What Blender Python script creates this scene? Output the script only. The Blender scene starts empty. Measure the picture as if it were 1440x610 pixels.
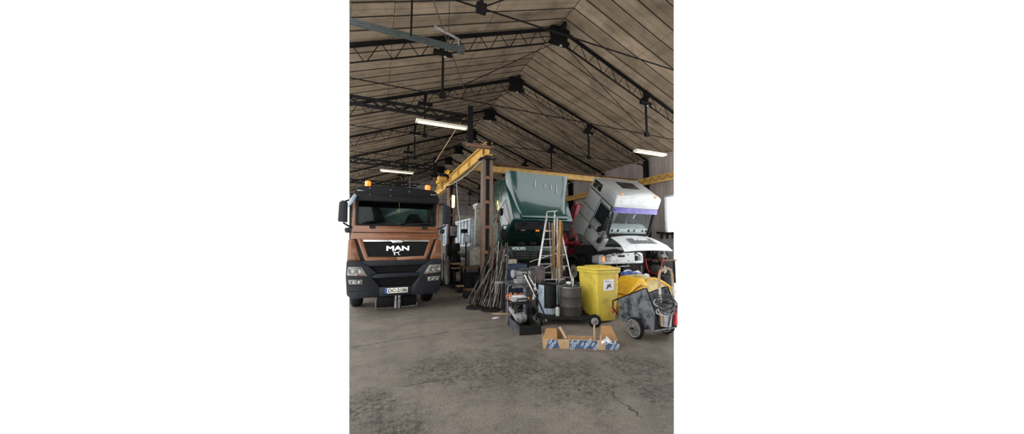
import bpy, bmesh, math, random
from mathutils import Vector as V, Matrix, noise
random.seed(7)
C = bpy.context.scene.collection
PI = math.pi
# ------------------------------------------------------------------ camera
FPX, HC = 430.0, 1.85
PITCH = math.atan(35/FPX); YAW = math.atan(190/FPX*math.cos(PITCH))
FW = V((math.sin(YAW)*math.cos(PITCH), math.cos(YAW)*math.cos(PITCH), math.sin(PITCH)))
RT = V((math.cos(YAW), -math.sin(YAW), 0)); UP = RT.cross(FW); EYE = V((0, 0, HC))
cd = bpy.data.cameras.new('camera'); cam = bpy.data.objects.new('camera', cd); C.objects.link(cam)
cd.sensor_fit = 'HORIZONTAL'; cd.sensor_width = 36; cd.lens = FPX/1440*36; cd.clip_end = 200
cam.matrix_world = Matrix(((RT.x, UP.x, -FW.x, EYE.x), (RT.y, UP.y, -FW.y, EYE.y), (RT.z, UP.z, -FW.z, EYE.z), (0, 0, 0, 1)))
bpy.context.scene.camera = cam
def ray(x, y): return FW + RT*((x-720)/FPX) + UP*((305-y)/FPX)
def on(x, y, a, v):                       # point of the sight line lying on the plane axis a = v
    d = ray(x, y); return EYE + d*((v-EYE[a])/d[a])
def gp(x, y): return on(x, y, 2, 0)
# the photograph sees the hall only between these two sight planes; the building shell is modelled no further
NL = ray(491.2, 600).cross(ray(491.2, 10)).normalized()
NR = ray(947.8, 10).cross(ray(947.8, 600)).normalized()
if NL.dot(ray(720, 305)) < 0: NL = -NL
if NR.dot(ray(720, 305)) < 0: NR = -NR

BOUNDED = {'floor', 'ceiling', 'wall_right', 'wall_right_lower', 'wall_back', 'wall_back_lower', 'wall_left', 'window_1', 'roof_truss', 'lattice_girder', 'cable_channel', 'wall_runway', 'hook_rail'}

# ------------------------------------------------------------------ materials
def lin(h):
    h = h.lstrip('#'); r = []
    for i in (0, 2, 4):
        c = int(h[i:i+2], 16)/255; r.append(c/12.92 if c <= .04045 else ((c+.055)/1.055)**2.4)
    return (*r, 1)
MATS = {}
def mat(name, col, rough=.6, metal=0, col2=None, scale=6, lo=.45, hi=.65, bump=0, bscale=40, stretch=None, emit=0, coat=0):
    m = bpy.data.materials.new(name); m.use_nodes = True; nt = m.node_tree; b = nt.nodes['Principled BSDF']
    b.inputs['Base Color'].default_value = lin(col); b.inputs['Roughness'].default_value = rough; b.inputs['Metallic'].default_value = metal
    if coat: b.inputs['Coat Weight'].default_value = coat; b.inputs['Coat Roughness'].default_value = .08
    tc = nt.nodes.new('ShaderNodeTexCoord'); mp = nt.nodes.new('ShaderNodeMapping')
    nt.links.new(tc.outputs['Object'], mp.inputs['Vector'])
    if stretch: mp.inputs['Scale'].default_value = stretch
    if col2:
        n = nt.nodes.new('ShaderNodeTexNoise'); n.inputs['Scale'].default_value = scale; n.inputs['Detail'].default_value = 6; n.inputs['Roughness'].default_value = .65
        r = nt.nodes.new('ShaderNodeMapRange'); r.inputs[1].default_value = lo; r.inputs[2].default_value = hi
        x = nt.nodes.new('ShaderNodeMix'); x.data_type = 'RGBA'; x.inputs[6].default_value = lin(col); x.inputs[7].default_value = lin(col2)
        nt.links.new(mp.outputs[0], n.inputs['Vector']); nt.links.new(n.outputs['Fac'], r.inputs[0])
        nt.links.new(r.outputs[0], x.inputs[0]); nt.links.new(x.outputs[2], b.inputs['Base Color'])
    if bump:
        n2 = nt.nodes.new('ShaderNodeTexNoise'); n2.inputs['Scale'].default_value = bscale; n2.inputs['Detail'].default_value = 4
        bp = nt.nodes.new('ShaderNodeBump'); bp.inputs['Strength'].default_value = bump; bp.inputs['Distance'].default_value = .02
        nt.links.new(mp.outputs[0], n2.inputs['Vector']); nt.links.new(n2.outputs['Fac'], bp.inputs['Height']); nt.links.new(bp.outputs[0], b.inputs['Normal'])
    if emit: b.inputs['Emission Color'].default_value = lin(col); b.inputs['Emission Strength'].default_value = emit
    MATS[name] = m; return m
def glass(name, tint, refl=.12, ior=1.5):
    m = bpy.data.materials.new(name); m.use_nodes = True; nt = m.node_tree; nt.nodes.clear()
    o = nt.nodes.new('ShaderNodeOutputMaterial'); t = nt.nodes.new('ShaderNodeBsdfTransparent'); t.inputs[0].default_value = lin(tint)
    g = nt.nodes.new('ShaderNodeBsdfGlossy'); g.inputs['Roughness'].default_value = .03
    f = nt.nodes.new('ShaderNodeFresnel'); f.inputs[0].default_value = ior
    mr = nt.nodes.new('ShaderNodeMapRange'); mr.inputs[3].default_value = refl; mr.inputs[4].default_value = 1
    x = nt.nodes.new('ShaderNodeMixShader'); nt.links.new(f.outputs[0], mr.inputs[0]); nt.links.new(mr.outputs[0], x.inputs[0])
    nt.links.new(t.outputs[0], x.inputs[1]); nt.links.new(g.outputs[0], x.inputs[2]); nt.links.new(x.outputs[0], o.inputs[0]); return m

M_black = mat('black_steel', '0c0c0d', .6, 0, '181614', 12)
M_truss = mat('truss_paint', '0a0909', .8, 0, '14110f', 9); M_truss.node_tree.nodes['Principled BSDF'].inputs['Specular IOR Level'].default_value = .15
M_dark = mat('dark_grime', '111112', .75, 0, '211f1c', 10)
M_rubber = mat('rubber', '101011', .9, 0, '1c1b1a', 18, bump=.3)
M_steel = mat('worn_steel', '8b8a88', .38, .75, '4a443e', 14)
M_zinc = mat('zinc', '434a48', .55, .35, '363c3a', 10)
M_rod = mat('rusty_rod', '4a423d', .42, .5, '231d19', 9)
M_rod2 = mat('grey_rod', '6f6c69', .38, .55, '2b2826', 9)
M_orange = mat('bronze_orange_paint', '6f4427', .32, .2, '623b21', 5, coat=.5)
M_navy = mat('navy_bumper', '10141a', .5, 0, '181c23', 6, coat=.06)
M_visor = mat('dark_visor', '07080b', .6, 0)
M_mesh = mat('grille_mesh', '08090a', .7, 0, bump=.8, bscale=160)
M_chrome = mat('chrome', 'd8d8d8', .18, .95)
M_lamp = mat('headlamp', '7b7a74', .3, .3, '4c4c49', 14, coat=.6)
M_bulb = mat('lamp_reflector', '82827f', .25, .8)
M_white = mat('white_paint', 'c9ccce', .4, 0, 'b7babb', 5, coat=.2)
M_silver = mat('silver_paint', 'b0b4b5', .34, .4, 'a3a7a7', 2, coat=.3)
M_green = mat('green_paint', '0f403c', .25, .1, '0c3734', 4, coat=1)
M_green2 = mat('dark_green_paint', '12332f', .4, 0, '193d38', 6, coat=.3)
M_red = mat('red_paint', 'b8303a', .4, 0, '8c242c', 7, coat=.2)
M_tipper = mat('pale_tipper_paint', 'b4bfc6', .5, 0, '8f979b', 4)
M_cream = mat('cream_panel', 'b9b6a6', .55, 0, '8d8775', 6)
M_yellow = mat('crane_yellow', 'c49d4e', .5, 0, 'ab8440', 5)
M_bin = mat('bin_yellow', 'c0aa3e', .5, 0, '98843a', 4, lo=.5, hi=.72, bump=.1)
M_bin2 = mat('box_yellow', 'd9a81f', .5, 0, 'bb8d22', 5)
M_shell = mat('shell_yellow', 'c2b377', .6, 0, '9a8950', 5)
M_grey = mat('machine_grey', '86898a', .5, .1, '5a5a58', 10)
M_galv = mat('battered_sheet', '6d7075', .45, .4, '2c2e33', 7, lo=.42, hi=.62, bump=.25, bscale=18)
M_tray = mat('tray_steel', '5f626a', .45, .4, '33343a', 7)
M_rust = mat('rusty_brown', '6b4a35', .7, .1, '3c2d26', 8)
M_col = mat('column_paint', '5a4a40', .55, .1, '7a5738', 3, lo=.5, hi=.7)
M_drum = mat('black_drum', '2f2b29', .6, .1, '5a4c40', 14, lo=.55, hi=.75, bump=.3)
M_pale = mat('pale_blue_steel', '93a2ad', .45, .2, '5d6a74', 6, stretch=(3, 3, .7))
M_card = mat('cardboard', '97734b', .85, 0, '8a6843', 9)
M_cardin = mat('cardboard_light', 'ae9270', .85, 0, '9f825f', 9)
M_blue = mat('print_blue', '3d5575', .7, 0, '34496a', 7)
M_ink = mat('print_white', 'd5d8da', .8)
M_ink2 = mat('faded_print', 'a9b4be', .8)
M_paper = mat('paper', 'dcdce2', .85, 0, 'c8c8d2', 9)
M_plate = mat('plate_white', 'd6d6cc', .5)
M_eu = mat('plate_blue', '2a4a9a', .5)
M_text = mat('plate_ink', '151515', .6)
M_amber = mat('amber_lens', 'f08a1c', .25, 0, emit=.4, coat=.6)
M_seat = mat('seat_cloth', '262c34', .9, 0, '303740', 14)
M_inter = mat('cab_lining', 'c6dad6', .8, 0, 'b4cac6', 4)
M_dash = mat('dash_plastic', 'd0d8d8', .6, 0, 'bcc6c6', 5)
M_purple = mat('violet_visor', '5a4f9a', .3, 0, '6f66b0', 5, coat=.4)
M_wood = mat('ochre_wood', 'a8793a', .6, 0, '8a5f2c', 5, stretch=(6, 6, .6))
M_hand = mat('worn_handle', '93744c', .5, .2, '827c76', 9)
M_woodd = mat('dark_wood', '5b4529', .7, 0, '7a5c34', 6, stretch=(6, 6, .6))
M_alu = mat('aluminium', 'b4b3ae', .35, .7, '8d8b86', 12)
M_cabblue = mat('cabinet_blue', '31415f', .5, 0, '273450', 5)
M_rag = mat('orange_rag', 'c9713f', .9, 0, 'd9a35e', 4)
M_ragw = mat('white_rag', 'cfd3d8', .9, 0, '9ba5b5', 9)
M_ragb = mat('blue_rag', '3d5590', .9, 0, '5a74b0', 9)
M_plum = mat('plum_grey_plate', '6c6468', .6, .2, '4f474b', 5)
M_tube = mat('tube_light', 'fff6e2', .4, 0, emit=.35)
M_tubeon = mat('lit_tube', 'ffdf9a', .4, 0, emit=14)
M_fix = mat('lamp_housing', 'cfcbbd', .5, 0, 'bdb8a8', 8)
M_ropem = mat('wire_rope', '2a2726', .6)
M_cablew = mat('white_cable', 'a9a9ae', .5)
M_cableb = mat('black_cable', '222225', .6)
M_bottle = mat('bottle_white', 'a9aaa5', .4, 0, '9b9c96', 12)
M_skin = mat('grey_block', '8d9094', .6, 0, '6f7276', 9)
G_ws = glass('windscreen_glass', 'd4e0e0', .0, 1.3)
G_ws2 = glass('bright_windscreen', 'f8fbfb', .0, 1.2)
G_side = mat('side_glass', '1b2226', .06, 0, coat=1)
M_reflect = mat('green_reflection_glass', '14302b', .06, 0, coat=1)  # dark glass with the green reflection painted into its base colour
M_pane = mat('dark_pane', '17191d', .12, 0, coat=.6)

for m_, v_ in ((M_navy, .25), (M_visor, .2), (M_mesh, .2), (M_black, .25), (M_dark, .25), (M_rubber, .2)): m_.node_tree.nodes['Principled BSDF'].inputs['Specular IOR Level'].default_value = v_
# ------------------------------------------------------------------ mesh builder
class MB:
    def __init__(s, M=None): s.bm = bmesh.new(); s.M = M or Matrix()
    def add(s, vs, fs):
        b = [s.bm.verts.new(s.M @ V(v)) for v in vs]
        for f in fs:
            try: s.bm.faces.new([b[i] for i in f])
            except ValueError: pass
        return s
    def box(s, c, d, R=None):
        R = R or Matrix.Identity(3); c = V(c); x, y, z = (k/2 for k in d)
        vs = [c + R @ V((a*x, b*y, e*z)) for a in (-1, 1) for b in (-1, 1) for e in (-1, 1)]
        return s.add(vs, [(0, 1, 3, 2), (4, 6, 7, 5), (0, 4, 5, 1), (2, 3, 7, 6), (0, 2, 6, 4), (1, 5, 7, 3)])
    def bx(s, a, b): return s.box([(a[i]+b[i])/2 for i in range(3)], [abs(b[i]-a[i]) for i in range(3)])
    def bar(s, p, q, w, h=None, up=(0, 0, 1)):
        p, q = V(p), V(q); h = h or w; d = (q-p).normalized(); u = V(up)
        if abs(d.dot(u)) > .98: u = V((1, 0, 0))
        x = d.cross(u).normalized(); y = x.cross(d)
        vs = [r + x*(a*w/2) + y*(b*h/2) for r in (p, q) for a, b in ((-1, -1), (1, -1), (1, 1), (-1, 1))]
        return s.add(vs, [(3, 2, 1, 0), (4, 5, 6, 7), (0, 1, 5, 4), (1, 2, 6, 5), (2, 3, 7, 6), (3, 0, 4, 7)])
    def tube(s, pts, r, n=8, closed=False):
        pts = [V(p) for p in pts]; k = len(pts); rr = r if isinstance(r, (list, tuple)) else [r]*k; vs = []; x = None
        for i, p in enumerate(pts):
            a = pts[i-1] if (i or closed) else p; b = pts[(i+1) % k] if (i < k-1 or closed) else p
            d = (b-a).normalized()
            if x is None: x = d.orthogonal().normalized()
            x = (x - d*x.dot(d)); x = x.normalized() if x.length > 1e-6 else d.orthogonal().normalized(); y = d.cross(x)
            vs += [p + (x*math.cos(2*PI*j/n) + y*math.sin(2*PI*j/n))*rr[i] for j in range(n)]
        fs = []
        for i in range(k if closed else k-1):
            A, B = i*n, ((i+1) % k)*n
            fs += [(A+j, A+(j+1) % n, B+(j+1) % n, B+j) for j in range(n)]
        if not closed: fs += [tuple(range(n))[::-1], tuple(range((k-1)*n, k*n))]
        return s.add(vs, fs)
    def lathe(s, p, ax, prof, n=20, caps=True):       # prof: (distance along axis, radius)
        p, ax = V(p), V(ax).normalized(); x = ax.orthogonal().normalized(); y = ax.cross(x); vs = []
        for t, r in prof: vs += [p + ax*t + (x*math.cos(2*PI*j/n) + y*math.sin(2*PI*j/n))*max(r, 1e-4) for j in range(n)]
        fs = [(i*n+j, i*n+(j+1) % n, (i+1)*n+(j+1) % n, (i+1)*n+j) for i in range(len(prof)-1) for j in range(n)]
        if caps: fs += [tuple(range(n))[::-1], tuple(range((len(prof)-1)*n, len(prof)*n))]
        return s.add(vs, fs)
    def cyl(s, p, q, r, r2=None, n=16):
        p, q = V(p), V(q); return s.lathe(p, q-p, [(0, r), ((q-p).length, r if r2 is None else r2)], n)
    def prism(s, poly, vec):
        n = len(poly); a = [V(p) for p in poly]; v = V(vec)
        return s.add(a + [p+v for p in a], [tuple(range(n))[::-1], tuple(range(n, 2*n))] + [(i, (i+1) % n, n+(i+1) % n, n+i) for i in range(n)])
    def xz(s, poly, y, dy): return s.prism([(p[0], y, p[1]) for p in poly], (0, dy, 0))
    def yz(s, poly, x, dx): return s.prism([(x, p[0], p[1]) for p in poly], (dx, 0, 0))
    def xy(s, poly, z, dz): return s.prism([(p[0], p[1], z) for p in poly], (0, 0, dz))
    def ball(s, c, r, n=12):
        r = r if isinstance(r, (tuple, list)) else (r,)*3; c = V(c); vs = []; m = n//2
        for i in range(1, m):
            t = PI*i/m
            vs += [c + V((r[0]*math.sin(t)*math.cos(2*PI*j/n), r[1]*math.sin(t)*math.sin(2*PI*j/n), r[2]*math.cos(t))) for j in range(n)]
        k = len(vs); vs += [c+V((0, 0, r[2])), c-V((0, 0, r[2]))]
        fs = [(i*n+j, (i+1)*n+j, (i+1)*n+(j+1) % n, i*n+(j+1) % n) for i in range(m-2) for j in range(n)]
        fs += [(k, j, (j+1) % n) for j in range(n)] + [(k+1, (m-2)*n+(j+1) % n, (m-2)*n+j) for j in range(n)]
        return s.add(vs, fs)
    def sheet(s, grid, t):                              # grid of points -> surface with thickness t (shifted along normals)
        nr, nc = len(grid), len(grid[0]); vs = [V(p) for r in grid for p in r]
        nrm = [V() for _ in vs]; fs = [(i*nc+j, i*nc+j+1, (i+1)*nc+j+1, (i+1)*nc+j) for i in range(nr-1) for j in range(nc-1)]
        for f in fs:
            nn = (vs[f[1]]-vs[f[0]]).cross(vs[f[2]]-vs[f[0]])
            for i in f: nrm[i] += nn
        N = len(vs); vs2 = [v + n.normalized()*t for v, n in zip(vs, nrm)]
        bo = [(0, j) for j in range(nc)] + [(i, nc-1) for i in range(1, nr)] + [(nr-1, j) for j in range(nc-2, -1, -1)] + [(i, 0) for i in range(nr-2, 0, -1)]
        bo = [i*nc+j for i, j in bo]
        side = [(bo[k], bo[(k+1) % len(bo)], bo[(k+1) % len(bo)]+N, bo[k]+N) for k in range(len(bo))]
        return s.add(vs + vs2, fs + [tuple(N+i for i in f[::-1]) for f in fs] + side)
    def merge(s, me, M):
        vs = [M @ v.co for v in me.vertices]; return s.add(vs, [tuple(p.vertices) for p in me.polygons])
    def build(s, name, m, parent=None, bev=0, smooth=35, segs=2, loc=None, clip=None):
        bm = s.bm
        if clip is None: clip = (parent.name if parent is not None else name).split('.')[0] in BOUNDED
        bmesh.ops.recalc_face_normals(bm, faces=bm.faces)
        if bev:
            bm.edges.ensure_lookup_table()
            es = [e for e in bm.edges if len(e.link_faces) == 2 and e.calc_face_angle(0) > .6]
            bmesh.ops.bevel(bm, geom=es, offset=bev, segments=segs, affect='EDGES', clamp_overlap=True, profile=.5)
        for N in ((NL, NR) if clip else ()):
            if any((v.co-EYE).dot(N) < -1e-5 for v in bm.verts):
                r = bmesh.ops.bisect_plane(bm, geom=bm.verts[:]+bm.edges[:]+bm.faces[:], plane_co=EYE, plane_no=N, clear_inner=True)
                cut = [g for g in r['geom_cut'] if isinstance(g, bmesh.types.BMEdge) and g.is_valid]
                if cut and bm.faces:
                    try: bmesh.ops.holes_fill(bm, edges=cut, sides=0)
                    except Exception: pass
        if not bm.faces: bm.free(); return None
        org = V(parent.location) if parent is not None else (V(loc) if loc is not None else V())
        if parent is not None and parent.parent is not None: org = org + V(parent.parent.location)
        for v in bm.verts: v.co -= org
        me = bpy.data.meshes.new(name); bm.to_mesh(me); bm.free()
        me.materials.append(m)
        if smooth:
            me.shade_smooth(); me.set_sharp_from_angle(angle=math.radians(smooth))
        o = bpy.data.objects.new(name, me); C.objects.link(o)
        if parent is not None: o.parent = parent
        elif loc is not None: o.location = loc
        return o
def thing(name, label, cat, loc=(0, 0, 0), group=None):
    o = bpy.data.objects.new(name, None); o.empty_display_size = .1; C.objects.link(o); o.location = loc
    return tag(o, label, cat, group)
def tag(o, label, cat, group=None, kind=None):
    if o is None: return None
    o['label'] = label; o['category'] = cat
    if group: o['group'] = group
    if kind: o['kind'] = kind
    return o
def struct(o):
    if o is not None: o['kind'] = 'structure'
    return o
def lab(o, s):
    if o is not None: o['label'] = s
    return o
def text_mb(txt, size, depth, M, bold=0, shear=0, sx=1):
    cu = bpy.data.curves.new('lettering', 'FONT'); cu.body = txt; cu.size = size; cu.extrude = depth; cu.offset = bold; cu.shear = shear
    cu.align_x = 'CENTER'; cu.align_y = 'CENTER'; cu.resolution_u = 3
    o = bpy.data.objects.new('lettering', cu); C.objects.link(o); bpy.context.view_layer.update()
    me = bpy.data.meshes.new_from_object(o.evaluated_get(bpy.context.evaluated_depsgraph_get()))
    bpy.data.objects.remove(o); b = MB(); b.merge(me, M @ Matrix.Diagonal((sx, 1, 1, 1))); return b
def T(*a): return Matrix.Translation(V(a))
def RX(a): return Matrix.Rotation(a, 4, 'X')
def RY(a): return Matrix.Rotation(a, 4, 'Y')
def RZ(a): return Matrix.Rotation(a, 4, 'Z')
def facing(p, rz=0): return T(*p) @ RZ(rz) @ RX(PI/2)     # text standing up, read from -Y
def rrect(x0, x1, z0, z1, r, n=5):
    P = []
    for cx, cz, a in ((x1-r, z1-r, 0), (x0+r, z1-r, 90), (x0+r, z0+r, 180), (x1-r, z0+r, 270)):
        P += [(cx+r*math.cos(math.radians(a+90*i/n)), cz+r*math.sin(math.radians(a+90*i/n))) for i in range(n+1)]
    return P
def mir(poly, xc): return [(2*xc-p[0], p[1]) for p in poly][::-1]
def copy_tree(o, parent=None):
    c = o.copy(); C.objects.link(c)
    if parent is not None: c.parent = parent
    for ch in list(o.children): copy_tree(ch, c)
    return c

# ------------------------------------------------------------------ the hall
R0, ZR, SL, XW = 5.2, 8.82, .368, 12.69           # ridge x, ridge height, roof slope, right wall
XLW = 2*R0-XW; EAVE = ZR-SL*(XW-R0); YB = 31.8
GATE = (-1.5, 5.0, 4.6)
def roofz(x): return ZR-SL*abs(x-R0)

def floor_material():
    m = bpy.data.materials.new('worn_concrete'); m.use_nodes = True; nt = m.node_tree; b = nt.nodes['Principled BSDF']; L = nt.links.new
    tc = nt.nodes.new('ShaderNodeTexCoord')
    def ns(sc, det=8, ro=.6, dist=0):
        n = nt.nodes.new('ShaderNodeTexNoise'); n.inputs['Scale'].default_value = sc; n.inputs['Detail'].default_value = det; n.inputs['Roughness'].default_value = ro
        n.inputs['Distortion'].default_value = dist; L(tc.outputs['Object'], n.inputs['Vector']); return n.outputs['Fac']
    def rng(x, a, c, lo=0, hi=1):
        r = nt.nodes.new('ShaderNodeMapRange'); r.inputs[1].default_value = a; r.inputs[2].default_value = c; r.inputs[3].default_value = lo; r.inputs[4].default_value = hi; L(x, r.inputs[0]); return r.outputs[0]
    def mix(f, a, c):
        x = nt.nodes.new('ShaderNodeMix'); x.data_type = 'RGBA'; L(f, x.inputs[0])
        for s, k in ((a, 6), (c, 7)):
            if isinstance(s, str): x.inputs[k].default_value = lin(s)
            else: L(s, x.inputs[k])
        return x.outputs[2]
    def mul(a, c):
        n = nt.nodes.new('ShaderNodeMath'); n.operation = 'MULTIPLY'; L(a, n.inputs[0])
        if isinstance(c, (int, float)): n.inputs[1].default_value = c
        else: L(c, n.inputs[1])
        return n.outputs[0]
    col = mix(rng(ns(.55, 6), .35, .65), FLOOR_A, FLOOR_B)
    col = mix(mul(rng(ns(2.6, 8, .75), .46, .66), .6), col, '3d3832')
    col = mix(mul(rng(ns(38, 6, .8), .5, .6), .5), col, '403b35')
    col = mix(mul(rng(ns(70, 5, .8), .54, .62), .6), col, 'b9b2a6')
    def spot(cx, cy, r):                                  # 1 at the middle of a worn patch, 0 at its edge
        n = nt.nodes.new('ShaderNodeVectorMath'); n.operation = 'DISTANCE'; n.inputs[1].default_value = (cx, cy, 0); L(tc.outputs['Object'], n.inputs[0])
        return rng(n.outputs['Value'], r*.4, r*1.15, 1, 0)
    tot = None
    for q in ((1.75, 4.35, 1.1), (2.5, 3.6, .9), (.1, 3.3, .7), (-.05, 3.9, .6), (1.0, 4.6, .8), (3.6, 3.6, .7), (3.3, 3.0, .5)):
        v = spot(*q)
        if tot is None: tot = v
        else:
            n = nt.nodes.new('ShaderNodeMath'); n.operation = 'MAXIMUM'; L(tot, n.inputs[0]); L(v, n.inputs[1]); tot = n.outputs[0]
    def plus(a, c):
        n = nt.nodes.new('ShaderNodeMath'); n.operation = 'ADD'; L(a, n.inputs[0]); L(c, n.inputs[1]); return n.outputs[0]
    tot = rng(plus(tot, rng(ns(2.4, 6, .7), .3, .7, -.75, .55)), .15, .95)
    crumbs = rng(ns(17, 8, .8, .3), .48, .55)
    col = mix(mul(mul(tot, crumbs), .85), col, '201d1a')                                            # oil crumbs in patches
    col = mix(mul(mul(tot, rng(ns(6, 6, .75), .38, .62)), .45), col, '3a342d')
    col = mix(mul(mul(rng(ns(.9, 5), .5, .62), rng(ns(40, 6, .8), .5, .6)), .7), col, '2a2622')
    col = mix(mul(rng(ns(60, 4), .60, .7), .5), col, '322f2b')
    def crack(p, q, w, wob, wsc):                         # wandering crack between two floor points
        p, q = gp(*p), gp(*q); d = (q-p).normalized(); nn = V((-d.y, d.x, 0))
        def dot(v, off):
            a = nt.nodes.new('ShaderNodeVectorMath'); a.operation = 'DOT_PRODUCT'; a.inputs[1].default_value = v; L(tc.outputs['Object'], a.inputs[0])
            c = nt.nodes.new('ShaderNodeMath'); c.operation = 'SUBTRACT'; c.inputs[1].default_value = off; L(a.outputs['Value'], c.inputs[0]); return c.outputs[0]
        s_ = dot(nn, nn.dot(p)); w_ = rng(ns(wsc, 4), .3, .7, -wob, wob)
        a = nt.nodes.new('ShaderNodeMath'); a.operation = 'ADD'; L(s_, a.inputs[0]); L(w_, a.inputs[1])
        c = nt.nodes.new('ShaderNodeMath'); c.operation = 'ABSOLUTE'; L(a.outputs[0], c.inputs[0])
        u = dot(d, d.dot(p)); on_ = mul(rng(u, 0, .1), rng(u, (q-p).length-.1, (q-p).length, 1, 0))
        return mul(mul(rng(c.outputs[0], w*.5, w, 1, 0), on_), rng(ns(9, 4), .35, .5))
    for q in (((470, 492), (640, 465), .022, .05, 3), ((640, 466), (712, 458), .02, .04, 3), ((845, 540), (905, 590), .02, .06, 4), ((560, 545), (660, 525), .016, .05, 4)):
        col = mix(mul(crack(*q), .8), col, '1c1916')
    L(col, b.inputs['Base Color'])
    L(rng(ns(3, 5), .3, .7, .55, .85), b.inputs['Roughness'])
    bp = nt.nodes.new('ShaderNodeBump'); bp.inputs['Strength'].default_value = .8; bp.inputs['Distance'].default_value = .03
    L(mul(ns(26, 10, .85), 1.0), bp.inputs['Height']); L(bp.outputs[0], b.inputs['Normal']); return m
FLOOR_A, FLOOR_B = '7e766b', '665f55'
b = MB(); nx, ny = 34, 40
b.sheet([[(-4+18*i/nx, -1.5+33.5*j/ny, 0) for i in range(nx+1)] for j in range(ny+1)], -.15)
struct(b.build('floor', floor_material(), smooth=0))

def roof_material():
    m = mat('roof_sheet', ROOF_A, .8, 0, ROOF_B, 1.5, .35, .68, bump=.15, bscale=20)
    nt = m.node_tree; b_ = nt.nodes['Principled BSDF']; L = nt.links.new; src = b_.inputs['Base Color'].links[0].from_socket
    tc = nt.nodes.new('ShaderNodeTexCoord'); sx = nt.nodes.new('ShaderNodeSeparateXYZ'); L(tc.outputs['Object'], sx.inputs[0])
    def math_(op, a, c=None):
        n = nt.nodes.new('ShaderNodeMath'); n.operation = op
        for i, v in enumerate((a, c)):
            if v is None: continue
            if isinstance(v, (int, float)): n.inputs[i].default_value = v
            else: L(v, n.inputs[i])
        return n.outputs[0]
    def over(f, col, src):
        x = nt.nodes.new('ShaderNodeMix'); x.data_type = 'RGBA'; x.inputs[7].default_value = lin(col); L(src, x.inputs[6]); L(f, x.inputs[0]); return x.outputs[2]
    def rng(v, a, c, lo=0, hi=1):
        r = nt.nodes.new('ShaderNodeMapRange'); r.inputs[1].default_value = a; r.inputs[2].default_value = c; r.inputs[3].default_value = lo; r.inputs[4].default_value = hi; L(v, r.inputs[0]); return r.outputs[0]
    y = math_('ADD', sx.outputs[1], 1.5+ROOF_OFF); q = math_('DIVIDE', y, .46)
    strip = math_('FLOOR', q); fr = math_('FRACT', q)
    wn = nt.nodes.new('ShaderNodeTexWhiteNoise'); wn.noise_dimensions = '1D'; L(strip, wn.inputs['W'])
    col = over(math_('MULTIPLY', wn.outputs['Value'], .6), ROOF_C, src)                    # every sheet weathered differently
    n = nt.nodes.new('ShaderNodeTexNoise'); n.inputs['Scale'].default_value = 1.7; n.inputs['Detail'].default_value = 5; L(tc.outputs['Object'], n.inputs['Vector'])
    col = over(rng(n.outputs[0], .5, .72, 0, .6), '453a2f', col)                          # damp stains
    joint = math_('LESS_THAN', math_('ABSOLUTE', math_('SUBTRACT', fr, .93)), .022)          # open lap joints and fixing lines
    fine = math_('MULTIPLY', math_('LESS_THAN', math_('ABSOLUTE', math_('SUBTRACT', fr, .45)), .012), .5)
    xs = math_('FRACT', math_('DIVIDE', math_('ABSOLUTE', math_('SUBTRACT', sx.outputs[0], 5.2)), 2.5))
    cross = math_('MULTIPLY', math_('LESS_THAN', xs, .008), .7)
    col = over(math_('MAXIMUM', joint, math_('MAXIMUM', fine, cross)), '16110d', col)
    L(col, b_.inputs['Base Color']); return m
ROOF_A, ROOF_B, ROOF_C, ROOF_OFF = '94836e', '786955', '584a39', .02
M_roof = roof_material()
prof = []; y = -1.5; k = 0
while y < YB+.3:                                     # lapped sheets with a folded rib at every lap
    prof += [(y, 0), (y+.19, .006), (y+.20, .022), (y+.225, .022), (y+.235, .004), (y+.415, 0), (y+.42, -.035), (y+.45, -.035), (y+.455, .012)]
    y += .46
b = MB()
for sgn in (-1, 1):
    g = []
    for f in (0, .2, .333, .335, .5, .666, .668, .85, 1.02):
        x_ = R0+sgn*f*(XW-R0+.05); st = .012*int(f*3.0001)
        g.append([(x_, yy, roofz(x_)+dz+.06+st) for yy, dz in prof])
    b.sheet(g, .05*(-sgn) if True else 0)
struct(b.build('ceiling', M_roof, smooth=20))

M_wall = mat('brown_cladding', '988c87', .7, 0, '7a716d', 2.5, .35, .65, bump=.2, bscale=10, stretch=(1, 1, .3))
M_masonry = mat('grey_blockwork', '8d8a87', .85, 0, '6c6866', 3, bump=.4, bscale=18)
M_gable = mat('pale_gable_panel', 'a6a49c', .8, 0, '8b8880', 2)
def cladding(b, y0, y1, z0, z1f, x=XW):
    y = y0
    while y < y1-1e-3:                               # vertical boards with open joints between them
        e = min(y+.235, y1); b.bx((x, y+.012, z0), (x+.05, e, z1f)); y += .235
    b.bx((x+.045, y0, z0), (x+.12, y1, z1f))
WY, WZ0, WZ1 = 10.5, 2.24, 4.07
b = MB(); cladding(b, WY, YB, 2.1, EAVE+.14); cladding(b, 8.5, WY, WZ1, EAVE+.14)
struct(b.build('wall_right', M_wall, smooth=0))
b = MB(); b.bx((XW-.02, 8.5, 0), (XW+.12, YB, 2.1)); b.bx((XW-.02, 8.5, 2.1), (XW+.12, WY, WZ0))
for i in range(1, 9):
    for y in [WY+.4*j+(.2 if i % 2 else 0) for j in range(-4, 14)]: b.bx((XW-.026, y+.006, .25*i-.244), (XW-.01, y+.394, .25*i-.006))
struct(b.build('wall_right_lower', M_masonry, smooth=0))
w = MB()
for a_, c_ in (((XW-.03, WY-.07, WZ0), (XW+.1, WY, WZ1)), ((XW-.03, 8.5, WZ1-.07), (XW+.1, WY, WZ1)), ((XW-.06, 8.5, WZ0), (XW+.1, WY, WZ0+.08)), ((XW, WY-1.35, WZ0), (XW+.05, WY-1.28, WZ1))): w.bx(a_, c_)
wf = struct(w.build('window_1', M_white, bev=.006))
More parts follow.
